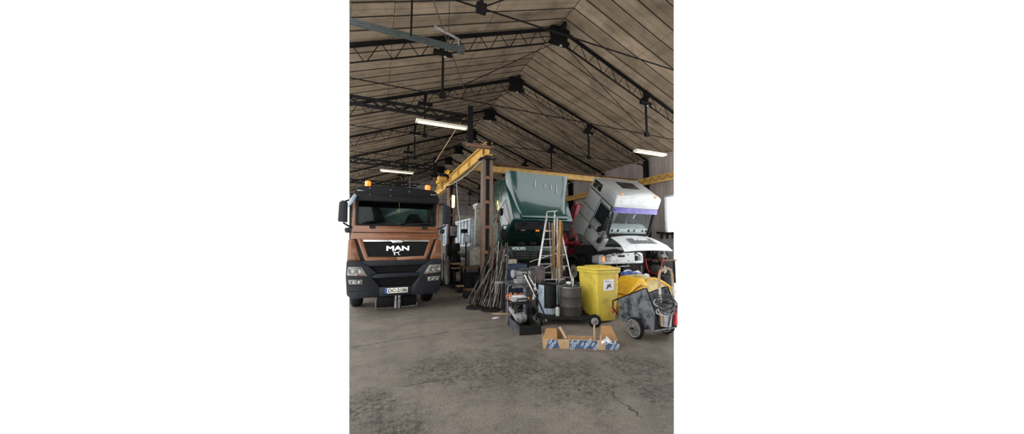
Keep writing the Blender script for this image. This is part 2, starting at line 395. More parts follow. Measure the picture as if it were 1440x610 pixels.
p = MB().bx((XW+.04, 8.5, WZ0+.08), (XW+.046, WY-.07, WZ1-.07)).build('window_pane', glass('hall_window_glass', 'f6f8f8', .04), wf)
b = MB(); b.xz([(XLW, 0), (XW, 0), (XW, EAVE), (R0, ZR), (XLW, EAVE)], YB, .1)
for i in range(60):
    x_ = XLW+.25*i; b.bx((x_, YB-.03, 4.7), (x_+.05, YB, min(roofz(x_), roofz(x_+.05))-.02))
struct(b.build('wall_back', M_wall, smooth=0))
b = MB().bx((XLW, YB-.06, 0), (XW, YB-.001, 4.65)); [b.bx((XLW+1.5*i, YB-.09, 0), (XLW+1.5*i+.06, YB-.05, 4.65)) for i in range(11)]
struct(b.build('wall_back_lower', M_gable, smooth=0))
b = MB().bx((XLW-.1, 30.2, 0), (XLW, YB, EAVE)); struct(b.build('wall_left', M_wall, smooth=0))

# the rest of the hall behind the photographer: roof, side walls, rear gable with its open gate
b = MB()
for sgn in (-1, 1): b.prism([(R0, -14, ZR+.1), (R0+sgn*7.6, -14, roofz(R0+7.6)+.1), (R0+sgn*7.6, -.2, roofz(R0+7.6)+.1), (R0, -.2, ZR+.1)], (0, 0, .08))
struct(b.build('ceiling_rear', M_roof, smooth=0, clip=False))
b = MB(); b.bx((XW, -14, 0), (XW+.12, .8, EAVE+.1)); struct(b.build('wall_right_rear', M_wall, smooth=0, clip=False))
b = MB(); b.xz([(XLW, 0), (GATE[0], 0), (GATE[0], GATE[2]), (GATE[1], GATE[2]), (GATE[1], 0), (XW, 0), (XW, EAVE), (R0, ZR), (XLW, EAVE)], -14, .12); struct(b.build('wall_front', M_wall, smooth=0, clip=False))
b = MB(); b.bx((XLW, -14, -.15), (XW, -1.6, 0)); struct(b.build('floor_rear', bpy.data.materials['worn_concrete'], smooth=0, clip=False))

# ------------------------------------------------------------------ roof trusses
NODE = 3.72; TIE = 5.77
ORD = ['roof truss nearest the camera, only its tie rod and hanger joint in view', 'large black lattice roof truss whose apex plate hangs just under the ridge at the top',
       'second full lattice truss behind the largest apex plate', 'third lattice truss from the front, its apex right of the yellow beam end',
       'fourth lattice truss from the front, apex left of the column top', 'fifth lattice truss from the front, apex over the yellow runway beam',
       'sixth lattice truss from the front, above the orange truck', 'seventh lattice truss, next to last before the back gable', 'last lattice truss standing against the back gable']
for k in range(9):
    Y = 4.646+3.354*k
    if Y > YB-.2: Y = YB-.35
    t = thing('roof_truss', ORD[k], 'roof truss', (R0, Y, ZR), 'lattice roof trusses')
    for sg in (-1, 1):
        P = lambda d, dz: V((R0+sg*d, Y, roofz(R0+sg*d)+dz)); half = XW-R0-.1
        MB().bar(P(.1, -.06), P(half, -.06), .09, .07).bar(P(.1, -.105), P(half, -.105), .03, .025).build('top_chord', M_truss, t, smooth=0)
        MB().bar(P(.12, -.50), P(half, -.50), .03, .025).build('bottom_chord', M_truss, t, smooth=0)
        pts = [P(.2, -.10)]; d = .2; top = False
        while d < half-.35:
            for dd, up in ((.24, 0), (.08, 0), (.24, 1), (.08, 1)):
                d += dd; pts.append(P(min(d, half), -.495 if not up else -.105))
        MB().tube(pts, .013, 5).build('lattice_web', M_truss, t, smooth=0)
        nd = P(NODE, 0); b = MB(); b.bar(nd+V((0, 0, -.03)), nd+V((sg*.02, 0, -.5)), .16, .10)
        b.bar(nd+V((-.26, 0, -.50-.0*sg)), nd+V((.26, 0, -.50)), .12, .11); b.bar(nd+V((0, -.25, -.30)), nd+V((0, .25, -.30)), .07, .14)
        b.build('gusset', M_truss, t, bev=.012, smooth=0)
        MB().bar(nd+V((0, 0, -.5)), V((nd.x, Y, TIE)), .06).box((nd.x, Y, TIE), (.17, .1, .15)).build('hanger', M_truss, t, smooth=0)
        MB().tube([P(.1, -.5), V((nd.x-sg*.03, Y, TIE+.03))], .013, 6).build('brace_rod', M_truss, t)
        MB().ball(nd+V((.05, -.02, -.60)), .05, 10).build('lamp_insulator', M_bulb, t)
    MB().tube([(XLW+.1, Y, TIE), (XW-.1, Y, TIE)], .016, 6).build('tie_rod', M_truss, t)
    b = MB(); b.xz([(R0-.36, ZR-.10), (R0-.14, ZR-.04), (R0+.14, ZR-.04), (R0+.36, ZR-.10), (R0+.22, ZR-.55), (R0-.22, ZR-.55)], Y-.09, .18)
    b.bar((R0-.34, Y, ZR-.55), (R0+.34, Y, ZR-.55), .2, .10).bar((R0, Y-.36, ZR-.14), (R0, Y+.36, ZR-.14), .1, .18)
    b.build('ridge_plate', M_truss, t, bev=.012, smooth=0)
    MB().ball((R0+.02, Y-.05, ZR-.66), .06, 10).build('lamp_insulator', M_bulb, t)
    b = MB(); b.bar((XW-.16, Y, 0), (XW-.16, Y, EAVE-.05), .24, .06).bar((XW-.27, Y, 0), (XW-.27, Y, EAVE-.1), .04, .2).bar((XW-.05, Y, 0), (XW-.05, Y, EAVE-.05), .04, .2); b.build('post', M_truss, t, smooth=0)

# ------------------------------------------------------------------ lattice cross girders with hanger posts
XB = 3.14
def cross_girder(Y, zc, label, l2):
    t = thing('lattice_girder', label, 'girder', (2.5, Y, zc), 'low lattice cross girders')
    x0 = XLW+.1
    MB().bar((x0, Y, zc+.10), (2.5, Y, zc+.10), .09, .06).build('top_chord', M_truss, t, smooth=0)
    MB().bar((x0, Y, zc-.10), (2.5, Y, zc-.10), .10, .065).build('bottom_chord', M_truss, t, smooth=0)
    n = 17; xs = [x0+(2.4-x0)*i/n for i in range(n+1)]
    MB().tube([(x, Y, zc+(.08 if i % 2 else -.08)) for i, x in enumerate(xs)], .03, 6).build('lattice_web', M_truss, t, smooth=0)
    return t
cross_girder(9.0, 5.66, 'nearest low lattice girder, ending at the tall hanger post above the first tube lamp', '')
cross_girder(15.2, 5.50, 'middle low lattice girder over the orange truck, carrying the second tube lamp', '')
cross_girder(20.6, 5.52, 'farthest low lattice girder just above the orange truck roof', '')
def hanger_post(Y, z0, z1, label):
    t = thing('hanger_post', label, 'hanger', (2.5, Y, z0), 'hanger posts of the yellow runway beam')
    MB().bar((2.475, Y-.06, z0), (2.475, Y-.06, z1), .045, .09).bar((2.55, Y-.06, z0), (2.55, Y-.06, z1), .045, .09).bar((2.51, Y-.05, z0), (2.51, Y-.05, z1), .06, .03).box((2.51, Y-.06, z1), (.17, .12, .05)).build('post', M_truss, t, bev=.006, smooth=0)
    MB().bar((2.42, Y-.06, z0), (XB+.06, Y-.06, z0), .13, .09).build('bracket', M_rust, t, bev=.006, smooth=0)
    MB().box((XB, Y-.02, z0+.14), (.13, .12, .26)).cyl((XB, Y-.10, z0+.2), (XB, Y+.06, z0+.2), .06).build('clevis', M_truss, t, bev=.01)
hanger_post(8.95, 4.80, 6.0, 'tall black hanger post with bracket holding the near end of the yellow beam')
hanger_post(15.2, 4.96, 6.0, 'shorter black hanger post over the orange truck beside the hoist')
# yellow runway beam
t = thing('runway_beam', 'long yellow steel beam running back over the rusty column', 'crane beam', (XB, 9, 4.55))
def ibeam(b, x, y0, y1, z0, z1, w, tf=.03, tw=.02):
    b.bx((x-w/2, y0, z1-tf), (x+w/2, y1, z1)); b.bx((x-w/2, y0, z0), (x+w/2, y1, z0+tf)); b.bx((x-tw/2, y0, z0), (x+tw/2, y1, z1)); return b
b = MB(); ibeam(b, XB, 8.92, 14.35, 4.58, 4.99, .24)
for y in (9.3, 11, 12.7, 14.2): b.bx((XB-.10, y, 4.6), (XB+.1, y+.02, 4.97))
b.build('beam', M_yellow, t, smooth=0)
b = MB(); ibeam(b, XB, 14.3, 22, 4.50, 4.85, .22); b.build('beam_extension', M_yellow, t, smooth=0)
pts = []
for i in range(49):
    f = i/48; pts.append((XB-.08, 9.1+f*5.2, 4.55-.12*math.sin(PI*f)-.02*abs(math.sin(f*6*PI))))
MB().tube(pts, .014, 6).build('feed_cable', M_cablew, t)
MB().tube([(XB-.13, 9.1, 4.9), (XB-.14, 9.05, 4.72), (XB-.08, 9.2, 4.55)], .014, 6).build('cable_drop', M_cableb, t)

# ------------------------------------------------------------------ columns
def column(X, Y, z1, label, lamp=False):
    t = thing('steel_column', label, 'column', (X, Y, 0), 'built-up steel columns under the yellow beam')
    for nm, xo, sg in (('flange', -.12, 1), ('flange', .12, -1)):
        b = MB(); b.bx((X+xo-.055, Y-.12, 0), (X+xo+.055, Y+.12, z1))
        o = b.build(nm, M_col, t, bev=.03)
    MB().bx((X-.07, Y-.05, 0), (X+.07, Y-.02, z1)).build('web', M_black, t)
    b = MB(); z = .7
    while z < z1: b.bx((X-.13, Y-.125, z), (X+.13, Y-.10, z+.10)); z += .78
    b.build('batten_plate', M_rust, t, smooth=0)
    MB().bx((X-.26, Y-.17, z1), (X+.26, Y+.17, z1+.035)).bx((X-.1, Y-.12, z1+.03), (X+.1, Y+.12, z1+.1)).build('cap_plate', M_dark, t, bev=.005)
    MB().bx((X-.26, Y-.22, 0), (X+.26, Y+.22, .03)).build('base_plate', M_dark, t)
    return t
column(XB, 9.12, 4.46, 'tall rust-brown column with batten plates behind the leaning steel bars')
c2 = column(XB, 14.2, 4.40, 'farther brown column carrying a glowing lamp beside the orange truck')
t = thing('column_lamp', 'short glowing lamp fixed upright on the farther column', 'lamp', (XB+.02, 14.03, 3.7))
MB().bx((XB-.02, 14.0, 3.42), (XB+.10, 14.05, 4.02)).build('housing', M_fix, t, bev=.01)
MB().cyl((XB+.04, 13.96, 3.46), (XB+.04, 13.96, 3.98), .045).build('tube', M_tubeon, t)
t = thing('control_box', 'dark control box hung on the farther column right of the mirror', 'switch box', (XB, 13.9, 2.2))
MB().bx((XB-.17, 13.8, 2.05), (XB+.2, 14.06, 2.62)).build('body', M_dark, t, bev=.02)
MB().bx((XB-.12, 13.78, 2.12), (XB+.15, 13.80, 2.55)).build('door', M_grey, t, bev=.006)
MB().cyl((XB, 13.75, 2.47), (XB, 13.78, 2.47), .03).build('knob', M_red, t)
t = thing('tool_locker', 'tall narrow black locker at the foot of the farther column', 'locker', (XB-.05, 13.8, 0))
MB().bx((XB-.30, 13.45, .05), (XB-.03, 13.9, 1.75)).build('body', M_black, t, bev=.02)
MB().bx((XB-.27, 13.435, .15), (XB-.06, 13.45, 1.7)).build('door', M_dark, t, bev=.005)
MB().cyl((XB-.1, 13.42, 1.0), (XB-.1, 13.42, 1.2), .012).build('handle', M_steel, t)
MB().bx((XB-.34, 13.35, 0), (XB+.55, 13.95, .08)).build('base', M_dark, t, bev=.01)

# hoist on the beam
t = thing('chain_hoist', 'orange-yellow chain hoist beside the far part of the runway beam', 'hoist', (2.75, 14.6, 4.75))
MB().lathe((2.55, 14.6, 4.85), (1, 0, 0), [(0, .10), (.05, .16), (.4, .16), (.45, .10)], 16).build('drum', M_yellow, t)
MB().bx((2.62, 14.45, 4.95), (2.95, 14.75, 5.1)).cyl((2.6, 14.6, 5.1), (2.98, 14.6, 5.1), .05).build('trolley', M_dark, t, bev=.01)
MB().bx((2.5, 14.5, 4.62), (2.72, 14.72, 4.78)).build('motor', M_bin2, t, bev=.03)
MB().tube([(2.78, 14.6, 4.7), (2.78, 14.6, 4.5)], .02, 6).tube([(2.78, 14.6, 4.5), (2.83, 14.6, 4.44), (2.78, 14.6, 4.38), (2.72, 14.6, 4.42)], .022, 6).build('hook', M_dark, t)
t = thing('crane_end_carriage', 'short yellow crane beam end standing out above the hoist', 'crane beam', (3.2, 15.8, 5.0))
b = MB(); ibeam(b, 3.25, 15.3, 18.5, 5.06, 5.5, .2); b.build('beam', M_bin2, t)
MB().bx((3.05, 15.25, 4.98), (3.45, 15.5, 5.06)).cyl((3.05, 15.4, 4.96), (3.45, 15.4, 4.96), .1).build('wheel', M_dark, t)
t = thing('crane_bridge', 'yellow bridge crane girder spanning behind the raised green cab', 'crane beam', (7, 11.6, 4.7))
MB().bx((XB+.15, 11.5, 4.69), (XW-.35, 11.7, 4.72)).bx((XB+.15, 11.5, 4.90), (XW-.35, 11.7, 4.93)).bx((XB+.15, 11.53, 4.7), (XW-.35, 11.56, 4.92)).build('girder', M_yellow, t, smooth=0)
b = MB()
b.tube([(XB+.3, 11.75, 5.08), (XW-.4, 11.75, 5.06)], .035, 8)
b.tube([(XB+.3, 11.95, 5.18), (8.6, 11.95, 5.12), (XW-.4, 11.95, 5.12)], .03, 8)
for i in range(9): b.bar((XB+.6+i, 11.6, 4.93), (XB+.6+i, 11.95, 5.16), .03)
b.build('walkway_rail', M_rust, t, smooth=30)
t = thing('wall_runway', 'yellow crane runway rail with looped cable along the right wall', 'crane beam', (XW-.4, 14, 4.8))
b = MB(); ibeam(b, XW-.42, 9.0, 30.5, 4.72, 5.02, .22); b.build('beam', M_yellow, t, smooth=0)
for y in (11.43, 14.78, 18.1, 21.5, 24.8, 28.1): MB().bx((XW-.5, y-.05, 4.62), (XW-.02, y+.05, 4.72)).build('bracket', M_truss, t)
b = MB(); y = 9.0
while y < 29:
    n = 10; b.tube([(XW-.56, y+.42*i/n*1.0, 4.97-.20*math.sin(PI*i/n)) for i in range(n+1)], .013, 5); y += .42
b.build('festoon_cable', M_cableb, t)

# ------------------------------------------------------------------ tube lamps
def tube_lamp(x0, x1, Y, z, label, hang):
    t = thing('tube_lamp', label, 'lamp', ((x0+x1)/2, Y, z), 'hanging tube lamps')
    b = MB(); b.yz([(Y-.11, z-.01), (Y-.07, z+.05), (Y+.07, z+.05), (Y+.11, z-.01), (Y+.08, z-.02), (Y-.08, z-.02)], x0, x1-x0); b.build('housing', M_fix, t, bev=.006)
    for dy in (-.05, .05):
        MB().cyl((x0+.04, Y+dy, z-.035), (x1-.04, Y+dy, z-.035), .019, n=10).build('tube', M_tube, t)
    MB().bx((x0-.01, Y-.1, z-.045), (x0+.03, Y+.1, z+.03)).bx((x1-.03, Y-.1, z-.045), (x1+.01, Y+.1, z+.03)).build('end_cap', M_fix, t, bev=.006)
    for x in (x0+.3, x1-.35): MB().tube([(x, Y, z+.05), (x, Y, hang)], .006, 5).build('suspension_wire', M_ropem, t)
tube_lamp(.93, 2.44, 9.0, 5.36, 'tube lamp hanging under the nearest lattice girder, left of the hanger post', 5.54)
tube_lamp(8.33, 9.80, 8.0, 5.10, 'tube lamp on two wires high in front of the right wall', 5.77)
tube_lamp(.04, 1.50, 15.2, 5.16, 'tube lamp over the orange truck under the middle lattice girder', 5.4)

# galvanised channel near the roof, rope
Yc = 6.3
t = thing('cable_channel', 'galvanised steel channel crossing the roof at top left', 'channel', (.5, Yc, 6.0))
b = MB(); z = 6.05; b.yz([(Yc-.04, z-.05), (Yc-.04, z+.05), (Yc-.03, z+.05), (Yc-.03, z-.035), (Yc+.03, z-.035), (Yc+.03, z+.05), (Yc+.04, z+.05), (Yc+.04, z-.05)], -1.5, 3.1)
b.bx((-1.5, Yc-.046, z-.005), (1.6, Yc-.04, z+.015)); b.build('channel', M_zinc, t, smooth=0)
MB().bx((1.5, Yc-.06, z-.075), (1.62, Yc+.06, z+.085)).build('end_bracket', M_zinc, t, bev=.006)
MB().bar((.98, Yc-.02, z+.36), (1.5, Yc-.02, z+.21), .05, .025).bar((.98, Yc-.02, z+.30), (.98, Yc-.02, z+.39), .03).bar((1.49, Yc-.02, z+.09), (1.49, Yc-.02, z+.24), .025).build('arm', M_alu, t, smooth=0)
for x in (1.28, -.6): MB().tube([(x, Yc, z+.07), (x, Yc+.01, roofz(x))], .008, 6).build('suspension_wire', M_ropem, t)
Yr = 5.9; pr_ = on(578, 50, 1, Yr)
tag(MB().bar(pr_, (pr_.x, Yr, roofz(pr_.x)+.08), .035).build('conduit_rod', M_truss, loc=(pr_.x, Yr, pr_.z)), 'thin dark conduit dropping from the roof behind the galvanised channel', 'conduit')
a_ = on(606, -8, 1, 5.6); tag(MB().tube([(2.51, 8.88, 6.03), a_, V(a_)+(V(a_)-V((2.51, 8.88, 6.03)))*.12], .012, 6).build('wire_rope', M_ropem), 'thin wire rope slanting from the roof down to the hanger post top', 'rope')
tag(MB().tube([on(660, 156, 1, 8.9), on(641, 182, 1, 9.6), on(612, 228, 1, 11.4)], .011, 6).build('guy_rope', M_cardin), 'pale rope slanting down behind the nearest tube lamp', 'rope')
tag(MB().tube([on(642, 256, 1, 13.2), on(643, 275, 1, 13.2), on(645, 300, 1, 13.0), on(649, 316, 1, 12.4), (3.22, 11.98, 2.36)], .016, 8).build('pendant_cable', M_cablew), 'grey hanging cable from the yellow beam down to the switch panel', 'cable')

# ------------------------------------------------------------------ wheels
def wheel(parent, c, ax, r, w, rimm, name='wheel', rr=.56, nuts=True):
    c, ax = V(c), V(ax).normalized(); h = w/2
    t = MB().lathe(c-ax*h, ax, [(0, r*rr), (0, r*.86), (w*.10, r*.96), (w*.22, r), (w*.78, r), (w*.90, r*.96), (w, r*.86), (w, r*rr)], 28, caps=False)
    t.lathe(c-ax*h*.6, ax, [(0, r*rr), (w*.6, r*rr)], 28)
    o = t.build(name, M_rubber, parent, smooth=40)
    b = MB()
    for s in (-1, 1):
        b.lathe(c+ax*(s*h*.98), -ax*s, [(0, r*rr*1.02), (w*.06, r*rr*.9), (w*.22, r*rr*.62), (w*.16, r*rr*.5), (w*.02, r*.2), (0, r*.12)], 24)
        if nuts:
            x = ax.orthogonal().normalized(); y = ax.cross(x)
            for k in range(10):
                q = c+ax*(s*h*.8)+(x*math.cos(k*PI/5)+y*math.sin(k*PI/5))*r*rr*.6; b.cyl(q-ax*(s*.05*r), q+ax*(s*.06*r), r*.045, n=6)
    b.build('rim', rimm, o, smooth=40); return o

# ------------------------------------------------------------------ orange truck
XC, Y0 = .5, 8.8
t = thing('truck', 'bronze-orange truck with dark bumper, facing out at the left', 'truck', (XC, Y0, 0))
def U(p): return [(XC+a, z) for a, z in p]
def both(b, poly, y, dy):
    p = U(poly); b.xz(p, y, dy); b.xz(mir(p, XC), y, dy)
def pair(name, poly, y, dy, m, parent, bev=0):
    p = U(poly); MB().xz(p, y, dy).build(name, m, parent, bev=bev); MB().xz(mir(p, XC), y, dy).build(name, m, parent, bev=bev)
b = MB()
b.xz(U([(-1.09, 2.10), (1.09, 2.10), (1.08, 2.27), (-1.08, 2.27)]), Y0-.02, .2)
b.xz(U([(-1.12, 1.925), (1.12, 1.925), (1.10, 2.085), (-1.10, 2.085)]), Y0-.045, .24)
o = b.build('front_panel', M_orange, t, bev=.014)
b = MB(); fr = [(.97, 1.93), (.84, 1.93), (.70, 1.47), (0, 1.45), (0, 1.35), (.76, 1.35)]
both(b, fr, Y0-.07, .16); b.xz(U([(-.86, 1.885), (.86, 1.885), (.88, 1.94), (-.88, 1.94)]), Y0-.07, .16); b.build('grille_surround', M_orange, t, bev=.014)
pair('corner_panel', [(1.02, 1.91), (1.165, 1.91), (1.175, 1.36), (.86, 1.36)], Y0-.05, .5, M_orange, t, .02)
b = MB(); both(b, [(1.0, 2.25), (1.10, 2.25), (1.085, 2.98), (1.03, 2.98)], Y0+.0, .12)
for s in (-1, 1):
    x = XC+s*1.06; b.bx((x-.035, Y0+.1, 1.3), (x+.035, Y0+2.0, 2.25)); b.bx((x-.035, Y0+1.15, 2.25), (x+.035, Y0+2.0, 2.98)); b.bx((x-.035, Y0+.1, 2.85), (x+.035, Y0+1.2, 2.98))
b.bx((XC-1.09, Y0+1.95, 1.2), (XC+1.09, Y0+2.0, 2.98)); b.bx((XC-1.05, Y0+.1, 1.25), (XC+1.05, Y0+2, 1.32))
b.build('cab_body', M_orange, t, bev=.01)
pair('panel_gap', [(.98, 1.92), (1.03, 1.92), (.87, 1.36), (.77, 1.36)], Y0-.01, .1, M_black, t)
for s in (-1, 1):
    x = XC+s*1.07; MB().bx((x-.01, Y0+.2, 2.27), (x+.01, Y0+1.12, 2.84)).build('side_window', G_side, t)
rp = [(-1.04, 2.93), (-1.085, 3.02), (-1.08, 3.17), (-1.02, 3.27), (-.9, 3.31), (-.5, 3.345), (0, 3.36), (.5, 3.345), (.9, 3.31), (1.02, 3.27), (1.08, 3.17), (1.085, 3.02), (1.04, 2.93)]
b = MB(); b.xz(U(rp), Y0+.02, 1.98); b.build('roof', M_visor, t, bev=.03)
b = MB(); b.xz(U([(-1.05, 2.91), (-1.075, 3.06), (1.075, 3.06), (1.05, 2.91)]), Y0-.16, .2); b.build('sun_visor', M_visor, t, bev=.03)
for u_, z_ in [(-.71, 3.26), (-.2, 3.25), (.28, 3.23), (-.71, 3.085), (-.2, 3.085), (.28, 3.07), (.78, 3.07)]:
    MB().ball((XC+u_, Y0+.015 if z_ > 3.1 else Y0+.012, z_), .018, 8).build('rivet', M_bulb, t)
for s in (-1, 1): MB().bx((XC+s*.93-.08, Y0-.01, 3.17), (XC+s*.93+.08, Y0+.03, 3.20)).build('marker_lamp', M_bulb, t, bev=.008)
b = MB(); ro = rrect(-1.02, 1.02, 2.24, 2.97, .1); ri = rrect(-.965, .965, 2.31, 2.93, .08); n = len(ro)
vs = [(XC+p[0], Y0-.012, p[1]) for p in ro]+[(XC+p[0], Y0-.012, p[1]) for p in ri]; vs += [(x, Y0+.05, z) for x, _, z in vs]
fs = [(i, (i+1) % n, n+(i+1) % n, n+i) for i in range(n)]; fs += [tuple(2*n+k for k in f[::-1]) for f in fs]
fs += [(i, (i+1) % n, 2*n+(i+1) % n, 2*n+i) for i in range(n)]+[(n+i, n+(i+1) % n, 3*n+(i+1) % n, 3*n+i) for i in range(n)]
b.add(vs, fs); wsf = b.build('windscreen_seal', M_visor, t, smooth=30)
b = MB(); b.prism([(XC+a, Y0+.012+.13*(c_-2.3)/.635, c_) for a, c_ in rrect(-.97, .97, 2.3, 2.935, .08)], (0, .008, 0)); ws = b.build('windscreen', G_ws, t, smooth=0)
b = MB(); b.bx((XC-1.0, Y0+.05, 2.16), (XC+1.0, Y0+.5, 2.30)).bx((XC+.1, Y0+.35, 2.26), (XC+.9, Y0+.6, 2.38)); b.build('dashboard', M_dark, t, bev=.03)
MB().bx((XC-1.02, Y0+1.7, 1.4), (XC+1.02, Y0+1.74, 2.95)).build('cab_lining', M_inter, t)
MB().bx((XC-.36, Y0+1.62, 1.7), (XC+.42, Y0+1.72, 2.86)).bx((XC-1.0, Y0+1.3, 2.2), (XC+1.0, Y0+1.7, 2.34)).build('bunk', M_inter, t, bev=.03)
for ux, hi in ((-.58, 2.86), (.5, 2.70)):
    b = MB(); b.xz([(XC+ux-.27, 1.9), (XC+ux-.27, hi-.35), (XC+ux-.18, hi-.12), (XC+ux-.13, hi), (XC+ux+.13, hi), (XC+ux+.18, hi-.12), (XC+ux+.27, hi-.35), (XC+ux+.27, 1.9)], Y0+.95, .15)
    b.bx((XC+ux-.25, Y0+.6, 1.75), (XC+ux+.25, Y0+1.1, 1.95)); b.build('seat', M_seat, t, bev=.04)
b = MB(); cw = V((XC+.48, Y0+.62, 2.40)); xa, ya = V((1, 0, 0)), V((0, .75, .66)).normalized()
b.tube([cw+(xa*math.cos(a*PI/14)+ya*math.sin(a*PI/14))*.23 for a in range(28)], .018, 6, closed=True)
for a in (30, 150, 270): b.bar(cw, cw+(xa*math.cos(math.radians(a))+ya*math.sin(math.radians(a)))*.23, .03)
b.build('steering_wheel', M_black, t)
for x0, x1 in ((-.62, -.02), (.1, .62)):
    MB().tube([(XC+x0, Y0-.03, 2.255), (XC+x0+.05, Y0-.035, 2.30), (XC+x1, Y0-.03, 2.34)], .012, 6).bar((XC+x1-.42, Y0-.03, 2.325), (XC+x1+.2, Y0-.03, 2.36), .012, .02).build('wiper', M_black, t)
for u_ in (-.62, .70): MB().bx((XC+u_-.07, Y0-.07, 2.20), (XC+u_+.07, Y0+.0, 2.265)).build('wiper_mount', M_dark, t, bev=.012)
b = MB(); b.xz(U([(-.84, 1.9), (.84, 1.9), (.72, 1.45), (-.72, 1.45)]), Y0-.05, .08); gr = b.build('grille', M_mesh, t, bev=.01)
b = MB(); b.bx((XC-.82, Y0-.085, 1.86), (XC+.82, Y0-.06, 1.895)); b.xz(U([(-.2, 1.895), (.2, 1.895), (.1, 1.82), (-.1, 1.82)]), Y0-.09, .03); b.build('chrome_bar', M_chrome, gr, bev=.006)
text_mb('MAN', .165, .012, facing((XC+.02, Y0-.065, 1.675)), .006, sx=1.6).build('lettering', M_chrome, gr, smooth=0)
b = MB(); b.tube([(XC-.07, Y0-.06, 1.53), (XC-.06, Y0-.06, 1.57), (XC+.02, Y0-.06, 1.565), (XC+.07, Y0-.06, 1.60)], .013, 6)
b.tube([(XC-.05, Y0-.06, 1.56), (XC-.07, Y0-.06, 1.51), (XC-.03, Y0-.06, 1.50)], .01, 6).tube([(XC+.03, Y0-.06, 1.56), (XC+.05, Y0-.06, 1.51), (XC+.09, Y0-.06, 1.50)], .01, 6).tube([(XC-.07, Y0-.06, 1.57), (XC-.10, Y0-.06, 1.60)], .007, 6); b.build('emblem', M_chrome, gr)
# bumper: raised panels round two recessed intakes
b = MB(); b.xz(U([(-1.12, 1.34), (1.12, 1.34), (1.1, .5), (-1.1, .5)]), Y0-.05, .55); b.build('bumper_core', M_mesh, t)
b = MB(); yb, db = Y0-.15, .35
b.xz(U([(-.9, 1.365), (.9, 1.365), (.66, 1.225), (-.66, 1.225)]), yb+.03, db)
b.xz(U([(-.44, 1.035), (.44, 1.035), (.60, .99), (.56, .92), (-.56, .92), (-.60, .99)]), yb-.01, db)
both(b, [(.68, 1.24), (.9, 1.375), (1.175, 1.375), (1.18, 1.0), (1.14, .54), (1.04, .44), (.40, .44), (.40, .69), (.57, .92), (.60, 1.0), (.46, 1.03)], yb, .7)
b.xz(U([(-.42, .69), (.42, .69), (.42, .45), (-.42, .45)]), yb+.01, db)
bu = b.build('bumper', M_navy, t, bev=.022)
b = MB()
for z in (.62, .76): both(b, [(.6, z), (1.12, z+.02), (1.12, z+.0), (.6, z-.02)], yb-.004, .02)
for k in range(4): both(b, [(.58+.012*k, .91-.035*k), (.76, .91-.035*k), (.76, .895-.035*k), (.585+.012*k, .895-.035*k)], yb-.006, .02)
b.build('bumper_groove', M_black, bu)
b = MB()
for z in (1.08, 1.13, 1.18): b.bx((XC-.6, Y0-.09, z), (XC+.6, Y0-.06, z+.012))
for z in (.74, .79, .84, .89): b.bx((XC-.52, Y0-.09, z), (XC+.52, Y0-.06, z+.01))
b.build('intake_slat', M_dark, bu)
for s in (-1, 1):
    f = (lambda p: U(p)) if s > 0 else (lambda p: mir(U(p), XC))
    h = MB().xz(f([(.83, 1.225), (1.14, 1.235), (1.15, 1.02), (.69, .985)]), yb-.025, .08).build('headlamp', M_lamp, t, bev=.015)
    for u_, z_, r in ((.90, 1.115, .06), (1.06, 1.125, .065)): MB().lathe((XC+s*u_, yb-.03, z_), (0, -1, 0), [(0, r), (.015, r*.95), (.012, r*.7), (.006, r*.3)], 18).build('reflector', M_bulb, h)
    MB().xz(f([(.80, 1.03), (.93, 1.04), (.93, 1.0), (.77, .995)]), yb-.03, .02).build('indicator', M_rust, h)
    h = MB().xz(f([(.80, .905), (1.12, .915), (1.10, .80), (.80, .785)]), yb-.02, .05).build('fog_lamp', M_lamp, t, bev=.012)
    for u_ in (.90, 1.02): MB().lathe((XC+s*u_, yb-.022, .85), (0, -1, 0), [(0, .045), (.012, .04), (.006, .02)], 16).build('reflector', M_bulb, h)
    # mirrors
    m = MB().tube([(XC+s*1.06, Y0+.05, 2.90), (XC+s*1.2, Y0-.05, 2.91), (XC+s*1.31, Y0-.08, 2.85)], .022, 8).tube([(XC+s*1.06, Y0+.05, 2.2), (XC+s*1.2, Y0-.05, 2.27), (XC+s*1.29, Y0-.08, 2.33)], .022, 8).build('mirror_arm', M_black, t)
    MB().xz(U([(s*1.20, 2.34), (s*1.41, 2.36), (s*1.40, 2.84), (s*1.33, 2.90), (s*1.21, 2.86)]), Y0-.11, .12).build('mirror_housing', M_navy, m, bev=.025)
    MB().xz(U([(s*1.12, 2.08), (s*1.24, 2.08), (s*1.26, 2.2), (s*1.13, 2.22)]), Y0-.11, .12).build('wide_mirror', M_navy, m, bev=.03)
MB().xz(U([(-1.19, 2.70), (-1.06, 2.84), (-.99, 3.02), (-1.06, 3.06), (-1.18, 2.84)]), Y0-.3, .12).build('kerb_mirror', M_pale, t, bev=.03)
